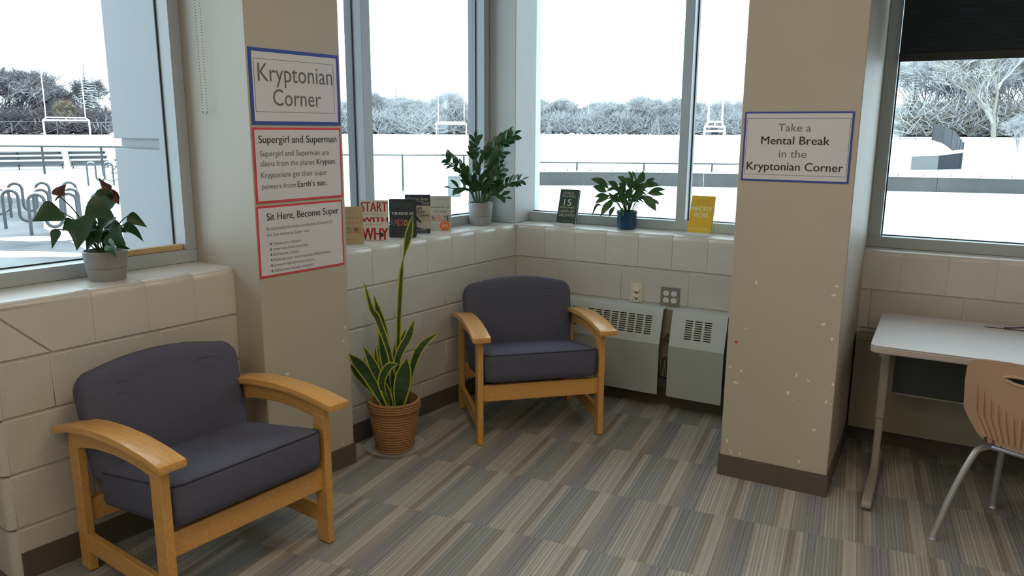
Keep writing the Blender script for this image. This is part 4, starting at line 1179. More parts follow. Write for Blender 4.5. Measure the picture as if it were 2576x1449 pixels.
MB().lathe([(0, 0.212), (0.1085, 0.207)], 28).build('soil', 'soil', t, smooth=True)
for pts, w, kind in D['leaves']:
    q = [Vector(p) - Vector((0, 0, 0.0135)) for p in pts]
    q[0] = Vector((q[0].x * 0.8, q[0].y * 0.8, max(q[0].z, 0.205)))
    put('leaf', leaf_mesh(q, w * (1.15 if kind else 1.0), 'tall' if kind else 'sword', ['snake_mid', 'snake_edge'], n=26 if kind else 16, fold=0.22, edge=0.0062, roll=random.uniform(-.2, .2)), t)
tag(MB().lathe([(0, 0.0005), (0.125, 0.0005), (0.140, 0.010), (0.150, 0.020), (0.1515, 0.0205), (0.147, 0.020), (0.137, 0.011), (0.124, 0.0035), (0.03, 0.0035), (0.0, 0.0035)], 48).build('plant_saucer', 'clear_pl', loc=(D['P'][0] - 0.005, D['P'][1] + 0.005, 0), smooth=True),
    'clear plastic saucer on the carpet under the woven basket', 'saucer')
tag(MB().lathe([(0, 0.0), (0.085, 0.0), (0.088, 0.003), (0.088, 0.0085), (0.0, 0.009)], 32).build('cork_mat', 'pale_wood', loc=(D['P'][0], D['P'][1], 0.0042)), 'round mat in the saucer beneath the woven basket', 'mat')

# ================================================================== WOODEN STICK, BLIND, BEAD CHAIN
sk = MB().box(-0.158, 0.158, -0.0175, 0.0175, 0, 0.024).mesh('wooden_stick', 'pale_wood', bevel=0.003)
o = put('wooden_stick', sk, None, P1(2.222, -0.305, 1.0605), TH1)
tag(o, 'short wooden stick lying on the bottom window rail beside the heart-leaved plant', 'stick')
bl = empty('roller_blind', (3.3, 0.085, 1.92), label='dark roller blind pulled halfway down the right window', cat='blind')
MB().box(-1.225, 1.24, -0.001, 0.001, 0.04, 0.76).build('blind_cloth', 'blind', bl)
MB().box(-1.228, 1.243, -0.006, 0.006, 0.0, 0.040).build('bottom_bar', 'blind_bar', bl, bevel=0.003)
MB().tube([(-1.24, 0.0, 0.785), (1.25, 0.0, 0.785)], 0.028, 16).build('roller', 'blind_bar', bl, smooth=True)
ch = empty('blind_chain', P1(2.028, -0.10, 1.64), TH1, 'thin metal bead chain loop hanging beside the leftmost window', 'blind chain')
bead = None
for k in range(2):
    m = MB()
    for i in range(96):
        z = 0.012 + i * 0.0115
        m.lathe([(0, -0.0026), (0.0022, -0.0013), (0.0022, 0.0013), (0, 0.0026)], 6, cx=0, cy=-0.017 + 0.034 * k)
        n = 4 * 6
        for j in range(len(m.v) - n, len(m.v)): m.v[j] = (m.v[j][0], m.v[j][1], m.v[j][2] + z)
    tag(m.build('bead_strand', 'bead', ch, fix=False), kind='stuff')
MB().tube([(0, -0.017, 0.012), (0, -0.012, 0.003), (0, 0, 0.0), (0, 0.012, 0.003), (0, 0.017, 0.012)], 0.0022, 6).build('chain_loop', 'bead', ch, smooth=True)

# ================================================================== DESK
dk = empty('desk', (2.13, -0.13, 0), label='white laminate desk with putty metal legs right of the right pillar', cat='desk')
DW, DD, DZ = 1.52, 0.675, 0.72
tp = rrect(DW, DD, 0.035, 4, DW / 2, -DD / 2)
top = MB().prism(tp, DZ - 0.003, DZ).build('desk_top', 'laminate', dk, bevel=0.001, seg=1)
tp2 = rrect(DW, DD, 0.035, 4, DW / 2, -DD / 2)
MB().prism(tp2, DZ - 0.034, DZ - 0.0031).build('edge_band', 'edge_band', top, bevel=0.006)
for x in (0.050, DW - 0.050):
    yc = -0.33
    lg = MB().prism(rrect(0.040, 0.046, 0.008, 2, x, yc), 0.30, DZ - 0.0345).build('leg', 'leg_putty', dk, bevel=0.001, seg=1)
    MB().prism(rrect(0.032, 0.036, 0.006, 2, x, yc), 0.02, 0.2995).build('inner_tube', 'leg_putty', lg)
    ft = MB().prism([(yc - 0.385, 0.012), (yc - 0.385, 0.034), (yc - 0.37, 0.042), (yc + 0.22, 0.055), (yc + 0.22, 0.012)], x - 0.020, x + 0.020, 'x').build('foot', 'leg_putty', dk, bevel=0.006, seg=3)
    for yy in (yc - 0.365, yc + 0.20):
        MB().lathe([(0, 0), (0.016, 0), (0.018, 0.004), (0.012, 0.012), (0, 0.0121)], 16).build('glide', 'dark_pad', ft, loc=(x, yy, 0), smooth=True)
    MB().box(x - 0.015, x + 0.015, -DD + 0.06, -0.06, DZ - 0.06, DZ - 0.035).build('support_bar', 'leg_putty', dk)
MB().box(0.085, DW - 0.085, -0.245, -0.232, 0.40, DZ - 0.036).build('modesty_panel', 'modesty', dk)
MB().box(0.085, DW - 0.085, -0.247, -0.230, 0.392, 0.3995).build('panel_trim', 'leg_putty', dk)
MB().box(0.425, 0.66, -0.088, -0.066, DZ - 0.0004, DZ + 0.0006).build('cable_slot', 'slot', top)
tag(MB().tube(spline([(2.63, -0.205, DZ + 0.004), (2.70, -0.195, DZ + 0.012), (2.80, -0.17, DZ + 0.03), (2.9, -0.15, DZ + 0.006), (3.05, -0.16, DZ + 0.004)], 20), 0.0032, 7).build('power_cable', 'cable', smooth=True),
    'thin dark cable lying across the back of the white desk', 'cable')

# ================================================================== SCHOOL CHAIR
cf, cw = Vector((math.cos(R_(65)), math.sin(R_(65)), 0)), Vector((math.cos(R_(-25)), math.sin(R_(-25)), 0))
BLp = Vector((2.424, -0.952, 0))
sc_ = empty('school_chair', BLp + cw * 0.25 + cf * 0.235, R_(-25), 'tan ribbed plastic school chair with steel legs at the white desk', 'chair')
# local frame: x across (right), y towards the desk
def back_hw(z):
    return 0.150 + 0.065 * smoothstep((z - 0.44) / 0.12) - 0.012 * max(0, (z - 0.66) / 0.1)
def smoothstep(t):
    t = min(1, max(0, t)); return t * t * (3 - 2 * t)
def chair_shell():
    n, mz = 49, 44
    rows = []
    rc = 0.055                       # corner radius of the top
    for j in range(mz + 1):
        v = j / mz
        z = 0.44 + 0.325 * v
        hw = back_hw(z)
        top = 0.44 + 0.325 - z
        if top < rc: hw -= rc - math.sqrt(max(0, rc * rc - (rc - top) ** 2))
        low = z - 0.44
        if low < 0.04: hw -= 0.03 * (1 - low / 0.04) ** 2
        row = []
        for i in range(n):
            u = -1 + 2 * i / (n - 1)
            y = -0.185 - 0.055 * v + 0.045 * (u * hw / 0.215) ** 2
            row.append((u * hw, y, z + 0.018 * (1 - u * u) * smoothstep((v - 0.4) / 0.6)))
        rows.append(row)
    return rows
rows = chair_shell()
def shell(rows, th, skip):
    m = MB()
    n = len(rows[0]); off = []
    V = [[Vector(p) for p in r] for r in rows]
    N = []
    for j, r in enumerate(V):
        nr = []
        for i, p in enumerate(r):
            a = V[min(j + 1, len(V) - 1)][i] - V[max(j - 1, 0)][i]
            b = r[min(i + 1, n - 1)] - r[max(i - 1, 0)]
            nr.append(b.cross(a).normalized())
        N.append(nr)
    F = [p for r in V for p in r]; Bk = [p + q * th for r, s in zip(V, N) for p, q in zip(r, s)]
    cells = {(j, i) for j in range(len(V) - 1) for i in range(n - 1) if not skip(j, i)}
    fs = []
    o = len(F)
    for (j, i) in cells:
        a, b, c, d = j * n + i, j * n + i + 1, (j + 1) * n + i + 1, (j + 1) * n + i
        fs.append((a, b, c, d)); fs.append((o + a, o + d, o + c, o + b))
        if (j, i - 1) not in cells: fs.append((a, d, o + d, o + a))
        if (j, i + 1) not in cells: fs.append((b, o + b, o + c, c))
        if (j - 1, i) not in cells: fs.append((a, o + a, o + b, b))
        if (j + 1, i) not in cells: fs.append((d, c, o + c, o + d))
    m.add(F + Bk, fs)
    return m
HC, HA_, HB_ = (0.0, 0.716), 0.062, 0.0125
def hole(j, i):
    a, b, c, d = rows[j][i], rows[j][i + 1], rows[j + 1][i + 1], rows[j + 1][i]
    x = (a[0] + b[0] + c[0] + d[0]) / 4; z = (a[2] + b[2] + c[2] + d[2]) / 4
    return ((x - HC[0]) / HA_) ** 2 + ((z - HC[1]) / HB_) ** 2 < 1
bk = shell(rows, 0.006, hole).build('backrest', 'tan_pl', sc_, smooth=True, angle=50)
rim = []
for k in range(40):
    a = 2 * math.pi * k / 40
    x, z = HC[0] + (HA_ + 0.003) * math.cos(a), HC[1] + (HB_ + 0.003) * math.sin(a)
    rim.append((x, -0.185 - 0.055 * ((z - 0.44) / 0.325) + 0.045 * (x / 0.215) ** 2 - 0.004, z))
MB().tube(rim, 0.0062, 8, closed=True).build('handle_rim', 'tan_pl', bk, smooth=True)
# raised ribs fanning over the lower back
for i in range(13):
    x = -0.165 + 0.33 * i / 12
    ztop = 0.66 - 0.085 * (1 - (abs(i - 6) / 6.0) ** 1.5)
    pts = []
    for k in range(9):
        z = 0.462 + (ztop - 0.462) * k / 8
        v = (z - 0.44) / 0.325
        hw = back_hw(z)
        u = x / 0.19
        xx = u * hw * 0.88
        y = -0.185 - 0.055 * v + 0.045 * (xx / 0.215) ** 2 - 0.0075
        pts.append((xx, y, z))
    MB().tube(pts, [0.0075] * 7 + [0.006, 0.002], 8).build('rib', 'tan_pl', bk, smooth=True)
# seat
srows = []
for j in range(11):
    v = j / 10
    y = -0.170 + 0.395 * v
    hw = 0.125 + 0.09 * min(1, v * 3)
    z0 = 0.435 - 0.03 * math.sin(math.pi * min(1, v * 1.1)) - (0.025 * (v - .85) / .15 if v > .85 else 0) + (0.03 * (1 - v / 0.15) if v < 0.15 else 0)
    srows.append([(u * hw, y, z0 + 0.02 * u * u) for u in [-1 + 2 * i / 10 for i in range(11)]])
shell(srows, -0.006, lambda j, i: False).build('seat', 'tan_pl', sc_, smooth=True, angle=50)
# rear fluted web joining seat and back
for i in range(9):
    x = -0.12 + 0.24 * i / 8
    MB().tube([(x, -0.172, 0.452), (x, -0.188, 0.44), (x, -0.182, 0.458)], 0.005, 6).build('web_flute', 'dark_pad', sc_)
# steel legs: one bent tube per side leg, with glides
TR = 0.0125
for sx in (-1, 1):
    m = spline([(sx * 0.235, -0.24, 0.018), (sx * 0.205, -0.195, 0.20), (sx * 0.172, -0.148, 0.345), (sx * 0.155, -0.118, 0.385), (sx * 0.11, -0.06, 0.398), (sx * 0.07, 0.0, 0.398)], 22)
    lg = MB().tube(m, TR, 10).build('leg', 'chrome', sc_, smooth=True)
    MB().lathe([(0, 0), (0.016, 0), (0.017, 0.006), (0.013, 0.014), (0.0126, 0.022), (0, 0.0221)], 16, cx=sx * 0.235, cy=-0.24).build('glide', 'chrome', lg, smooth=True)
    m = spline([(sx * 0.215, 0.235, 0.018), (sx * 0.205, 0.215, 0.20), (sx * 0.18, 0.17, 0.36), (sx * 0.15, 0.12, 0.392), (sx * 0.10, 0.05, 0.398), (sx * 0.07, 0.0, 0.398)], 22)
    lg = MB().tube(m, TR, 10).build('leg', 'chrome', sc_, smooth=True)
    MB().lathe([(0, 0), (0.016, 0), (0.017, 0.006), (0.013, 0.014), (0.0126, 0.022), (0, 0.0221)], 16, cx=sx * 0.215, cy=0.235).build('glide', 'chrome', lg, smooth=True)
MB().tube([(-0.13, -0.09, 0.394), (0.13, -0.09, 0.394)], 0.010, 8).build('cross_bar', 'chrome', sc_, smooth=True)

# ================================================================== OUTDOORS
CX, CY = 2.33, -4.22
def smooth(a, b, x):
    t = min(1, max(0, (x - a) / (b - a))); return t * t * (3 - 2 * t)
def gz(x, y):
    d = math.hypot(x - CX, y - CY)
    az = math.degrees(math.atan2(x - CX, y - CY))
    return -0.7 + 0.95 * smooth(32, 200, d) + 1.5 * smooth(48, 100, d) * smooth(-14, -3, az)
# snow field as a polar grid around the building
vs, fs = [], []
rads = [3.0, 6, 10, 14, 18, 24, 30, 40, 50, 62, 76, 92, 110, 135, 165, 200, 260, 340, 480]
angs = [-115 + 5 * k for k in range(35)]
for r in rads:
    for a in angs:
        x, y = CX + r * math.sin(R_(a)), CY + r * math.cos(R_(a))
        x, y = (x, y)
        vs.append((x, y, gz(x, y) - (0.25 if r < 5 else 0)))
na = len(angs)
for i in range(len(rads) - 1):
    for k in range(na - 1):
        fs.append((i * na + k, i * na + k + 1, (i + 1) * na + k + 1, (i + 1) * na + k))
# keep the field outside of the building
keep = []
for f in fs:
    c = [sum(vs[i][k] for i in f) / 4 for k in range(2)]
    v = Vector((c[0], c[1], 0))
    if c[1] > 1.6 or v.dot(n1) < -1.2: keep.append(f)
g = MB(); g.v = vs; g.f = keep; g.mi = [0] * len(keep)
tag(g.build('ground', 'snow', smooth=True, angle=80), kind='structure')
# wet slushy path by the bicycle racks
pv = [(-7, 0.2), (-9.5, 3.6), (-15.5, 5.8), (-22, 9.5), (-27, 10.2), (-30, 8.0), (-26, 3.5), (-20, -1.5), (-13, -4.0), (-7, -4)]
tag(MB().prism(pv, -0.72, -0.680).build('trim_3', 'slush'), kind='structure')
# melting ridges of snow on the path
for i, (x, y, rx) in enumerate(((-13.9, 4.7, 0.8), (-17.2, 4.3, 0.7), (-12.4, 3.3, 1.6), (-14.9, 2.9, 1.3))):
    prof = [(0, 0.05), (0.5, 0.043), (0.85, 0.022), (1.0, 0.0)]
    m = MB()
    for r, z in prof:
        pass
    rr = []
    rnd = random.Random(i)
    jit = [rnd.uniform(0.75, 1.15) for _ in range(18)]
    for r, z in prof[1:][::-1]:
        rr.append([(rx * r * jit[k] * math.cos(2 * math.pi * k / 18), 0.30 * r * jit[(k * 5) % 18] * math.sin(2 * math.pi * k / 18), z) for k in range(18)])
    m.rings(rr, cap=True)
    tag(m.build('snow_patch', 'snow', loc=(x, y, -0.680), rz=R_(118 - 90), smooth=True, angle=80), 'small leftover ridge of snow on the wet path by the bike racks', 'snow', 'snow ridges on the wet path')

# concrete retaining wall with a capping, curving away to the left
cw_pts = [(-24.0, 13.2), (-20.5, 17.0), (-17.0, 20.8), (-12.8, 24.66), (-9.6, 26.7), (-6.5, 27.9), (-2.5, 29.0), (2.0, 30.3), (8.0, 31.8), (15, 33)]
cwo = empty('retaining_wall', (-5, 28, -0.8), label='low grey concrete retaining wall running across the snowfield', cat='wall')
rail_pts = []
cw_pts = cw_pts[3:]
for (a, b) in zip(cw_pts, cw_pts[1:]):
    va, vb = Vector((*a, 0)), Vector((*b, 0))
    d = (vb - va); L = d.length; d.normalize()
    ang = math.atan2(d.y, d.x)
    mid = (va + vb) / 2 - Vector((-5, 28, 0))
    MB().box(-L / 2 + 0.01, L / 2 - 0.01, -0.12, 0.12, 0.0, 0.66).build('wall_panel', 'concrete', cwo, loc=(mid.x, mid.y, 0), rz=ang)
    MB().box(-L / 2, L / 2, -0.16, 0.20, 0.6605, 0.70).build('snow_cap', 'snow', cwo, loc=(mid.x, mid.y, 0), rz=ang)
    k = max(2, int(L / 0.9))
    for i in range(k):
        MB().box(-0.02, 0.02, -0.02, 0.02, 0.70, 0.79).build('stud', 'fence_far', cwo, loc=tuple((va + d * L * (i + 0.5) / k - Vector((-5, 28, 0)))[:2]) + (0,))
def fence(pts, h, label, mt='fence', pr=0.03, rr=0.022, bottom=False, mesh_fill=False, step=None):
    o = pts[0]
    z0 = gz(*o)
    f = empty('chain_fence', (*o, z0), label=label, cat='fence')
    P = [Vector((x - o[0], y - o[1], gz(x, y) - z0)) for x, y in pts]
    MB().tube([p + Vector((0, 0, h)) for p in P], rr, 6).build('top_rail', mt, f)
    if bottom: MB().tube([p + Vector((0, 0, 0.08)) for p in P], rr * 0.7, 6).build('bottom_rail', mt, f)
    for p in P:
        MB().tube([p + Vector((0, 0, -0.2)), p + Vector((0, 0, h + 0.03))], pr, 6).build('post', mt, f)
    return f
def along(a, b, n): return [(a[0] + (b[0] - a[0]) * k / n, a[1] + (b[1] - a[1]) * k / n) for k in range(n + 1)]
fence(along((-41.5, 15.2), (-30.6, 20.2), 4), 1.34, 'dark rail fence in front of the bleachers', rr=0.045, pr=0.06)
fence(along((-17.4, 17.95), (-11.7, 21.8), 3), 1.33, 'thin dark rail fence in the snow behind the row of books', rr=0.028, pr=0.035)
fence(along((-15.5, 27.5), (-1.5, 34.0), 5), 0.80, 'low dark rail fence behind the retaining wall', rr=0.032, pr=0.04)
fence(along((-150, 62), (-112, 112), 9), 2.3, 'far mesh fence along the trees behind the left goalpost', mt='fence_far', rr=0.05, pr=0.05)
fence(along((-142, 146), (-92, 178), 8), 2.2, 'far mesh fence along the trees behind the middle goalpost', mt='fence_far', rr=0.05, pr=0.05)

# goalposts
def goalpost(a, b, up, label, u_in=0.13, thick=0.10, xb=3.05):
    a = Vector((*a, 0)); b = Vector((*b, 0)); mid = (a + b) / 2
    w = (b - a).length; ang = math.atan2((b - a).y, (b - a).x)
    g = empty('goalpost', (mid.x, mid.y, gz(mid.x, mid.y)), ang, label, 'goalpost')
    for s in (-1, 1):
        MB().tube([(s * w / 2, 0, -0.2), (s * w / 2, 0, xb * 0.86)], thick, 8).build('support_post', 'white_paint', g)
        MB().tube([(s * w / 2, 0, xb * 0.86), (s * w / 2 * (1 - u_in), 1.6, xb)], thick * 0.8, 8).build('brace', 'white_paint', g)
        MB().tube([(s * w / 2 * (1 - u_in), 1.6, xb), (s * w / 2 * (1 - u_in), 1.6, up)], thick * 0.6, 8).build('upright', 'white_paint', g)
    MB().tube([(-w / 2, 0, xb * 0.86), (w / 2, 0, xb * 0.86)], thick, 8).build('crossbar', 'white_paint', g)
    MB().tube([(-w / 2 * (1 - u_in), 1.6, xb), (w / 2 * (1 - u_in), 1.6, xb)], thick * 0.8, 8).build('rear_bar', 'white_paint', g)
    MB().tube([(0, 0, xb * 0.86), (0, 1.6, xb)], thick * 0.6, 6).build('link', 'white_paint', g)
goalpost((-125.0, 69.2), (-121.65, 74.75), 12.0, 'white football goalpost in front of dark trees seen through the leftmost window', thick=0.13)
goalpost((-105.98, 151.88), (-100.0, 155.85), 11.0, 'white football goalpost beyond the snow left of the corner post', thick=0.16)
goalpost((-102.8, 233.6), (-96.2, 236.4), 11.5, 'smallest far white goalpost, straight ahead beyond the blue pot', thick=0.16, xb=3.2)
g4 = empty('goalpost', (-36.0, 140.8, gz(-36, 140.8)), R_(14.7), 'tall H-shaped white goalpost just left of the right pillar', 'goalpost')
for s in (-1, 1):
    MB().tube([(s * 1.9, 0, -0.2), (s * 1.75, 0, 2.2), (s * 1.25, 0, 3.0), (s * 1.2, 0, 10.0)], [0.2, 0.2, 0.2, 0.14], 8).build('upright', 'white_paint', g4)
for z, w in ((1.5, 1.85), (2.3, 1.7), (3.2, 1.25)):
    MB().tube([(-w, 0, z), (w, 0, z)], 0.16, 8).build('crossbar', 'white_paint', g4)
MB().tube([(0, 0, 2.3), (0, 0, 3.2)], 0.12, 6).build('link', 'white_paint', g4)

# bleachers beyond the left fence
def bleacher(loc, rz, L, rowsn, label):
    b = empty('bleacher', loc, rz, label, 'bleacher')
    for r in range(rowsn):
        z = 0.40 + 0.24 * r; y = 0.62 * r
        pk = MB().box(-L / 2, L / 2, y - 0.14, y + 0.14, z - 0.04, z).build('seat_plank', 'bleacher', b)
        MB().box(-L / 2, L / 2, y - 0.15, y + 0.15, z + 0.0005, z + 0.07).build('snow_layer', 'snow', pk)
        MB().box(-L / 2, L / 2, y - 0.34, y - 0.16, z - 0.30, z - 0.26).build('foot_plank', 'bleacher', b)
        MB().box(-L / 2, L / 2, y + 0.10, y + 0.12, z - 0.32, z - 0.05).build('riser', 'bleacher', b)
    for k in range(max(1, int(L / 2)) + 1):
        x = -L / 2 + 0.1 + (L - 0.2) * k / max(1, int(L / 2))
        MB().tube([(x, -0.3, 0), (x, 0.62 * (rowsn - 1) + 0.2, 0.36 + 0.24 * (rowsn - 1))], 0.035, 6).build('frame', 'fence', b)
        MB().tube([(x, 0.62 * (rowsn - 1), 0), (x, 0.62 * (rowsn - 1), 0.36 + 0.24 * (rowsn - 1))], 0.035, 6).build('frame', 'fence', b)
RB = R_(62)
bleacher((-40.7, 19.05, -0.62), RB, 4.2, 3, 'snow-covered bleachers behind the dark fence, longer of the two')
bleacher((-39.3, 22.1, -0.62), RB, 1.9, 3, 'smaller snow-covered bleachers beside the longer ones')

# bicycle racks: serpentine tubes
def rack_mesh(n, pitch=0.30, h=0.86, low=0.16):
    pts = [(0, 0, -0.05)]
    for k in range(n):
        x0 = 2 * pitch * k
        for a in range(0, 181, 22):
            pts.append((x0 + pitch / 2 - pitch / 2 * math.cos(R_(a)), 0, h - pitch / 2 + pitch / 2 * math.sin(R_(a))))
        if k < n - 1:
            for a in range(0, 181, 22):
                pts.append((x0 + pitch * 1.5 - pitch / 2 * math.cos(R_(a)), 0, low + pitch / 2 - pitch / 2 * math.sin(R_(a))))
    pts.append((pts[-1][0], 0, -0.05))
    return pts
def rack(loc, rz, n, label):
    r = empty('bike_rack', loc, rz, label, 'bike rack')
    pts = rack_mesh(n)
    MB().tube(pts, 0.035, 8).build('bent_tube', 'rack', r, smooth=True)
    for k in range(n):
        x0 = 0.60 * k
        MB().tube([(x0 + 0.15 - 0.15 * math.cos(R_(a)), 0, 0.71 + 0.15 * math.sin(R_(a)) + 0.034) for a in range(35, 146, 10)], [0.006] + [0.026] * 10 + [0.006], 8).build('snow_layer', 'snow', r, smooth=True)
RK = R_(28)
rack((-16.1, 5.3, -0.68), RK + R_(25), 3, 'wavy steel bike rack, nearest to the left edge')
rack((-14.55, 5.0, -0.68), RK + R_(25), 3, 'wavy steel bike rack right behind the heart-leaved plant')
rack((-18.3, 6.6, -0.68), RK + R_(25), 3, 'wavy steel bike rack standing behind the other near ones')
rack((-27.2, 14.3, -0.66), RK + R_(25), 2, 'far pair of bike hoops standing in the snow near the cladding')
def bicycle(loc, rz, label):
    b = empty('bicycle', loc, rz, label, 'bicycle')
    for x in (-0.52, 0.52):
        w = MB().tube([(x + 0.33 * math.cos(R_(a)), 0, 0.34 + 0.33 * math.sin(R_(a))) for a in range(0, 360, 18)], 0.02, 6, closed=True).build('wheel', 'tire', b, smooth=True)
        m = MB()
        for a in range(0, 180, 30):
            c, s = math.cos(R_(a)), math.sin(R_(a)); m.tube([(x - 0.32 * c, 0, 0.34 - 0.32 * s), (x + 0.32 * c, 0, 0.34 + 0.32 * s)], 0.003, 4)
        m.build('spokes', 'rack', w)
    m = MB()
    for p, q in (((-0.52, 0, 0.34), (-0.12, 0, 0.34)), ((-0.12, 0, 0.34), (-0.24, 0, 0.82)), ((-0.12, 0, 0.34), (0.36, 0, 0.80)), ((-0.22, 0, 0.76), (0.35, 0, 0.84)), ((-0.52, 0, 0.34), (-0.22, 0, 0.76)), ((0.52, 0, 0.34), (0.34, 0, 0.92))):
        m.tube([p, q], 0.018, 6)
    m.build('frame', 'tarp', b)
    MB().tube([(0.30, -0.26, 0.98), (0.36, -0.1, 0.96), (0.34, 0, 0.93), (0.36, 0.1, 0.96), (0.30, 0.26, 0.98)], 0.014, 6).build('handlebar', 'tire', b)
    MB().tube([(-0.36, 0, 0.88), (-0.26, 0, 0.88), (-0.12, 0, 0.87)], [0.06, 0.05, 0.02], 8).build('saddle', 'tire', b)
bicycle((-19.6, 6.4, -0.68), R_(50), 'bicycle parked among the racks at the left edge')
bicycle((-28.2, 16.6, -0.66), R_(60), 'distant bicycle by the far hoops, half hidden by the cladding')

# utility cabinet in the snow
uc = empty('utility_cabinet', (-12.5, 18.2, -0.7), R_(29), 'pale green utility cabinet in the snow beside the tall glossy plant', 'cabinet')
MB().box(-0.21, 0.21, -0.2, 0.2, 0, 0.66).build('body', 'utility', uc, bevel=0.01)
MB().box(-0.23, 0.23, -0.22, 0.22, 0.6605, 0.72).build('lid', 'utility', uc, bevel=0.01)
MB().box(-0.24, 0.24, -0.23, 0.23, 0.7205, 0.76).build('snow_layer', 'snow', uc, bevel=0.015)

# fenced enclosure on the right: rails, dark windscreen
def enclosure():
    e = empty('sports_enclosure', (1.0, 70, gz(1.0, 70)), label='fenced enclosure with a curved dark windscreen right of the right pillar', cat='enclosure')
    z0 = gz(1.0, 70)
    def L(x, y, h): return (x - 1.0, y - 70, gz(x, y) - z0 + h)
    back = along((-6.5, 84), (0.7, 84), 5)
    MB().tube([L(x, y, 1.35) for x, y in back], 0.035, 6).build('top_rail', 'fence_far', e)
    MB().tube([L(x, y, 0.06) for x, y in back], 0.03, 6).build('bottom_rail', 'fence_far', e)
    for x, y in back: MB().tube([L(x, y, -0.2), L(x, y, 1.38)], 0.04, 6).build('post', 'fence_far', e)
    MB().tube([L(back[3][0], 84, 0.65), L(0.7, 84, 0.65)], 0.03, 6).build('mid_rail', 'fence_far', e)
    arc = [(0.7, 83.5), (1.7, 78), (2.4, 70), (2.75, 62), (2.9, 55), (3.0, 49.5)]
    for i, ((xa, ya), (xb, yb)) in enumerate(zip(arc, arc[1:])):
        ha, hb = 1.55, 1.5
        m = MB()
        A, Bq = L(xa, ya, 0), L(xb, yb, 0); A2, B2 = L(xa, ya, ha), L(xb, yb, hb)
        m.add([A, Bq, B2, A2, (A[0] + .05, A[1], A[2]), (Bq[0] + .05, Bq[1], Bq[2]), (B2[0] + .05, B2[1], B2[2]), (A2[0] + .05, A2[1], A2[2])],
              [(0, 1, 2, 3), (4, 7, 6, 5), (0, 4, 5, 1), (1, 5, 6, 2), (2, 6, 7, 3), (3, 7, 4, 0)])
        m.build('windscreen', 'tarp', e)
    for x, y in arc: MB().tube([L(x, y, -0.2), L(x, y, 1.62)], 0.05, 6).build('post', 'fence', e)
    front = [(3.0, 49.5), (1.8, 48.5), (0.4, 47.8)]
    m = MB()
    for (xa, ya), (xb, yb) in zip(front, front[1:]):
        A, Bq = L(xa, ya, 0.0), L(xb, yb, 0.0); A2, B2 = L(xa, ya, 1.0), L(xb, yb, 0.85)
        MB().add([A, Bq, B2, A2, (A[0], A[1] + .05, A[2]), (Bq[0], Bq[1] + .05, Bq[2]), (B2[0], B2[1] + .05, B2[2]), (A2[0], A2[1] + .05, A2[2])],
                 [(0, 1, 2, 3), (4, 7, 6, 5), (0, 4, 5, 1), (1, 5, 6, 2), (2, 6, 7, 3), (3, 7, 4, 0)]).build('low_screen', 'tarp' if xb > 1.5 else 'bleacher', e)
    MB().tube([L(3.0, 49.5, 1.1), L(1.8, 48.5, 0.95), L(0.4, 47.8, 0.9)], 0.10, 8).build('snowy_rail', 'snow', e, smooth=True)
enclosure()

# ------------------------------------------------------------------ trees
def bare_tree(seed, h, mt, spread=1.0, levels=5, twigs=12):
    rnd = random.Random(seed)
    m = MB()
    ends = []
    def grow(p, d, L, r, lv):
        n = 3
        pts = [p]; q = p; dd = d
        for k in range(n):
            dd = (dd + Vector((rnd.uniform(-.16, .16), rnd.uniform(-.16, .16), rnd.uniform(-.02, .14)))).normalized()
            q = q + dd * L / n; pts.append(q)
        m.tube(pts, [r, r * .88, r * .76, r * .62], 5 if lv < 2 else 3, cap=False)
        if lv >= levels:
            for _ in range(twigs):
                td = (dd + Vector((rnd.gauss(0, .7), rnd.gauss(0, .7), rnd.gauss(.1, .5)))).normalized()
                b = pts[rnd.randint(1, 3)]; L2 = L * rnd.uniform(.5, 1.1)
                s = td.cross(Vector((rnd.gauss(0, 1), rnd.gauss(0, 1), rnd.gauss(0, 1)))).normalized() * (0.020 * h / 10)
                e = b + td * L2
                m.add([b - s, b + s, e + s * .3 - Vector((0, 0, L2 * .15)), e - s * .3 - Vector((0, 0, L2 * .15))], [(0, 1, 2, 3)])
            return
        nb = rnd.choice((2, 3)) if lv > 0 else 4
        for k in range(nb):
            az = rnd.uniform(0, 2 * math.pi); tilt = rnd.uniform(.25, .75) * spread
            ax = Vector((math.cos(az), math.sin(az), 0))
            nd = (dd * math.cos(tilt) + ax * math.sin(tilt)).normalized()
            grow(pts[-1] if k < 2 else pts[2], nd, L * rnd.uniform(.72, .98), r * .6, lv + 1)
        if lv < levels - 1:
            grow(pts[-1], (dd + Vector((rnd.uniform(-.2, .2), rnd.uniform(-.2, .2), .2))).normalized(), L * .8, r * .62, lv + 1)
    grow(Vector((0, 0, -0.3)), Vector((0, 0, 1)), h * 0.15, h * 0.013, 0)
    zmax = max(v[2] for v in m.v); k = h / zmax
    m.v = [(a * k, b * k, c * k) for a, b, c in m.v]
    return m.mesh('tree', mt, fix=False)
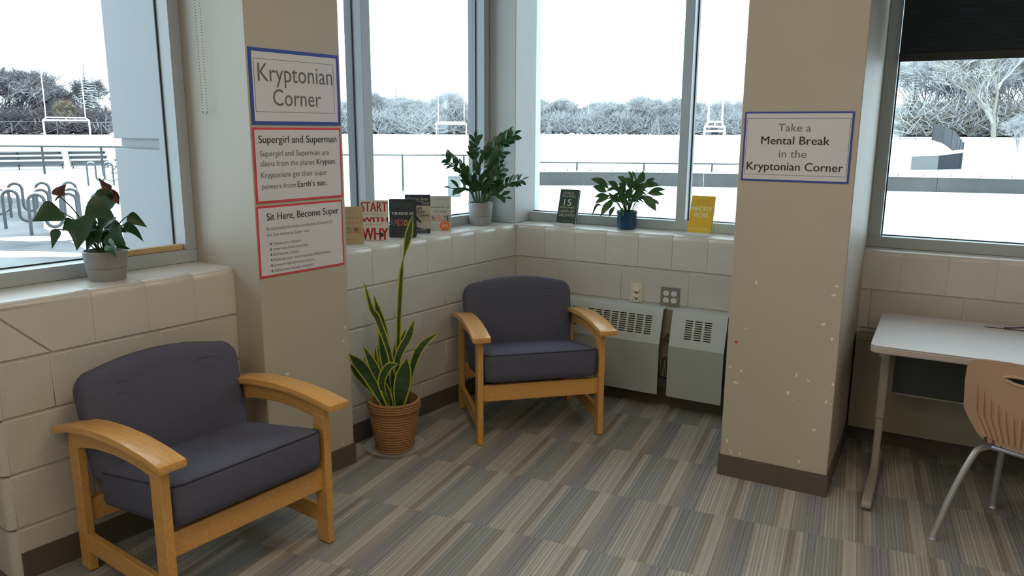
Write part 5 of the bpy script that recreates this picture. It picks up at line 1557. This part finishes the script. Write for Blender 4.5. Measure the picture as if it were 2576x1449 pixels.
def spruce(seed, h, mt):
    rnd = random.Random(seed)
    m = MB()
    m.tube([(0, 0, -0.3), (0, 0, h * .96)], [h * .018, h * .003], 5)
    z = h * 0.08
    while z < h * 0.985:
        R = (h - z) * 0.24 * rnd.uniform(.85, 1.1) + 0.05
        nb = 9
        a0 = rnd.uniform(0, 6.28)
        for k in range(nb):
            a = a0 + 2 * math.pi * k / nb + rnd.uniform(-.2, .2)
            r = R * rnd.uniform(.7, 1.15)
            d = Vector((math.cos(a), math.sin(a), 0)); s = Vector((-d.y, d.x, 0))
            w = r * 0.30
            dr = -r * rnd.uniform(.22, .42)
            p0 = Vector((0, 0, z)); p1 = d * r * .55 + Vector((0, 0, z + dr * .4)); p2 = d * r + Vector((0, 0, z + dr))
            m.add([p0, p1 + s * w, p2, p1 - s * w, p1 + Vector((0, 0, -w * .5))], [(0, 1, 4), (1, 2, 4), (2, 3, 4), (3, 0, 4), (0, 3, 2, 1)])
        z += h * 0.034
    return m.mesh('tree', mt, fix=False)
TM = {
    'frost': [bare_tree(s, 11, 'twig') for s in (1, 2, 3, 4)],
    'dark': [bare_tree(s, 12, 'twig_dark', spread=1.15, twigs=8) for s in (11, 12)],
    'gold': [bare_tree(21, 8, 'twig_gold', twigs=10)],
    'olive': [bare_tree(s, 16, 'twig_olive', spread=1.1, twigs=8) for s in (31, 32)],
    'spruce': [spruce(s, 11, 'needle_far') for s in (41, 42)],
    'near_spruce': [spruce(s, 13, 'needle') for s in (51, 52)],
}
def tree(kind, D, az, h, label, group=None, name='tree', rnd=random.Random(99)):
    x, y = CX + D * math.sin(R_(az)), CY + D * math.cos(R_(az))
    me = rnd.choice(TM[kind])
    o = put(name, me, None, (x, y, gz(x, y) - 0.2), rnd.uniform(0, 6.28))
    hm = max(v.co.z for v in me.vertices) if 'h' not in me else me['h']
    me['h'] = hm
    k = h / hm
    o.scale = (k * rnd.uniform(.95, 1.25), k * rnd.uniform(.95, 1.25), k)
    return tag(o, label, 'tree', group)
def az_of(px): return -29.19 + math.degrees(math.atan((px - 1288) / 1936.3 / math.cos(R_(11.6)) * 0.985))
rt = random.Random(17)
# far frosted wood behind the middle windows
for i in range(17):
    px = 820 + 25 * i + rt.uniform(-8, 8)
    D = 212 + rt.uniform(-8, 30)
    tree('frost', D, az_of(px), rt.uniform(9.5, 13.0), 'bare frosted tree in the wood behind the middle goalpost', 'frosted wood behind the middle goalpost', 'frosted_tree')
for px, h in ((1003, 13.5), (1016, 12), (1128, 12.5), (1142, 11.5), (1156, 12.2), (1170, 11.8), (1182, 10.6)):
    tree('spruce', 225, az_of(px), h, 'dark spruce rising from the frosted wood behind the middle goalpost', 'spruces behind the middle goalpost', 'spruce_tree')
for i in range(30):
    px = 1285 + 22 * i + rt.uniform(-8, 8)
    D = 262 + rt.uniform(-8, 30)
    tree('frost', D, az_of(px), rt.uniform(11.0, 15.0), 'bare frosted tree in the wood beyond the far goalposts', 'frosted wood beyond the far goalposts', 'frosted_tree')
for px, h in ((1376, 5.0), (1640, 6.5), (1632, 4.5), (1700, 5.2)):
    tree('spruce', 250, az_of(px), h, 'little snowy spruce at the foot of the far wood', 'little spruces at the far wood', 'spruce_tree')
# dark trees behind the left goalpost
for px, D, h in ((-90, 180, 14), (-40, 178, 14), (5, 175, 13.5), (40, 182, 14.2), (75, 178, 12.5), (110, 182, 13.2), (150, 184, 11.5), (185, 190, 11.2), (262, 186, 12)):
    tree('dark', D, az_of(px), h, 'purplish bare tree behind the left goalpost', 'bare trees behind the left goalpost', 'bare_tree')
tree('gold', 172, az_of(200), 7.2, 'golden leafy tree behind the right upright of the left goalpost', None, 'golden_tree')
tree('near_spruce', 176, az_of(250), 13.6, 'dark spruce with snow beside the outer cladding, left of it', None, 'spruce_tree')
tree('near_spruce', 180, az_of(268), 12.5, 'dark spruce half hidden behind the outer cladding', None, 'spruce_tree')
tree('near_spruce', 186, az_of(158), 10.5, 'snowy spruce between the uprights of the left goalpost', None, 'spruce_tree')
# big trees on the right
for px, D, h in ((2290, 112, 11.5), (2340, 116, 11), (2385, 104, 12.5), (2420, 120, 13), (2560, 118, 13), (2620, 112, 15), (2680, 118, 14)):
    tree('frost', D, az_of(px), h, 'frosted tree in the clump seen below the dark blind', 'frosted trees below the dark blind', 'frosted_tree')
tree('olive', 96, az_of(2470), 14.5, 'biggest olive-grey snowy tree under the dark blind', None, 'large_tree')
tree('olive', 106, az_of(2530), 13.0, 'olive-grey snowy tree right of the biggest one, under the blind', None, 'large_tree')
tree('spruce', 102, az_of(2262), 8.0, 'snowy spruce at the left jamb of the right window', None, 'spruce_tree')
tree('frost', 73, az_of(2532), 3.3, 'lone leafless sapling standing in the snow at the right', None, 'sapling')
# brushwood at the foot of the woods: nobody could count it
def brush(name, pxs, D, h, mt, label, n):
    rnd = random.Random(D)
    m = MB()
    for i in range(n):
        px = rnd.uniform(*pxs); dd = D + rnd.uniform(0, 14)
        a = R_(az_of(px)); x, y = CX + dd * math.sin(a), CY + dd * math.cos(a)
        b = Vector((x, y, gz(x, y) + rnd.uniform(0, h * .55)))
        for _ in range(5):
            d = Vector((rnd.gauss(0, .8), rnd.gauss(0, .8), rnd.uniform(.2, 1.0))).normalized()
            s = d.cross(Vector((rnd.gauss(0, 1), rnd.gauss(0, 1), rnd.gauss(0, 1)))).normalized() * 0.09
            e = b + d * h * rnd.uniform(.3, .6)
            m.add([b - s, b + s, e + s * .4, e - s * .4], [(0, 1, 2, 3)])
    o = m.build(name, mt, fix=False)
    tag(o, label, 'brush', kind='stuff')
brush('brushwood', (780, 1260), 206, 7.5, 'twig', 'frosted brushwood at the foot of the wood behind the middle goalpost', 4200)
brush('brushwood', (1260, 1960), 255, 9.0, 'twig', 'frosted brushwood at the foot of the wood beyond the far goalposts', 6000)
brush('brushwood', (-120, 300), 170, 6.0, 'twig_dark', 'dark brushwood behind the left goalpost', 3000)
brush('brushwood', (2240, 2700), 100, 4.5, 'twig_olive', 'snowy brushwood under the trees below the dark blind', 3400)

build_texts()
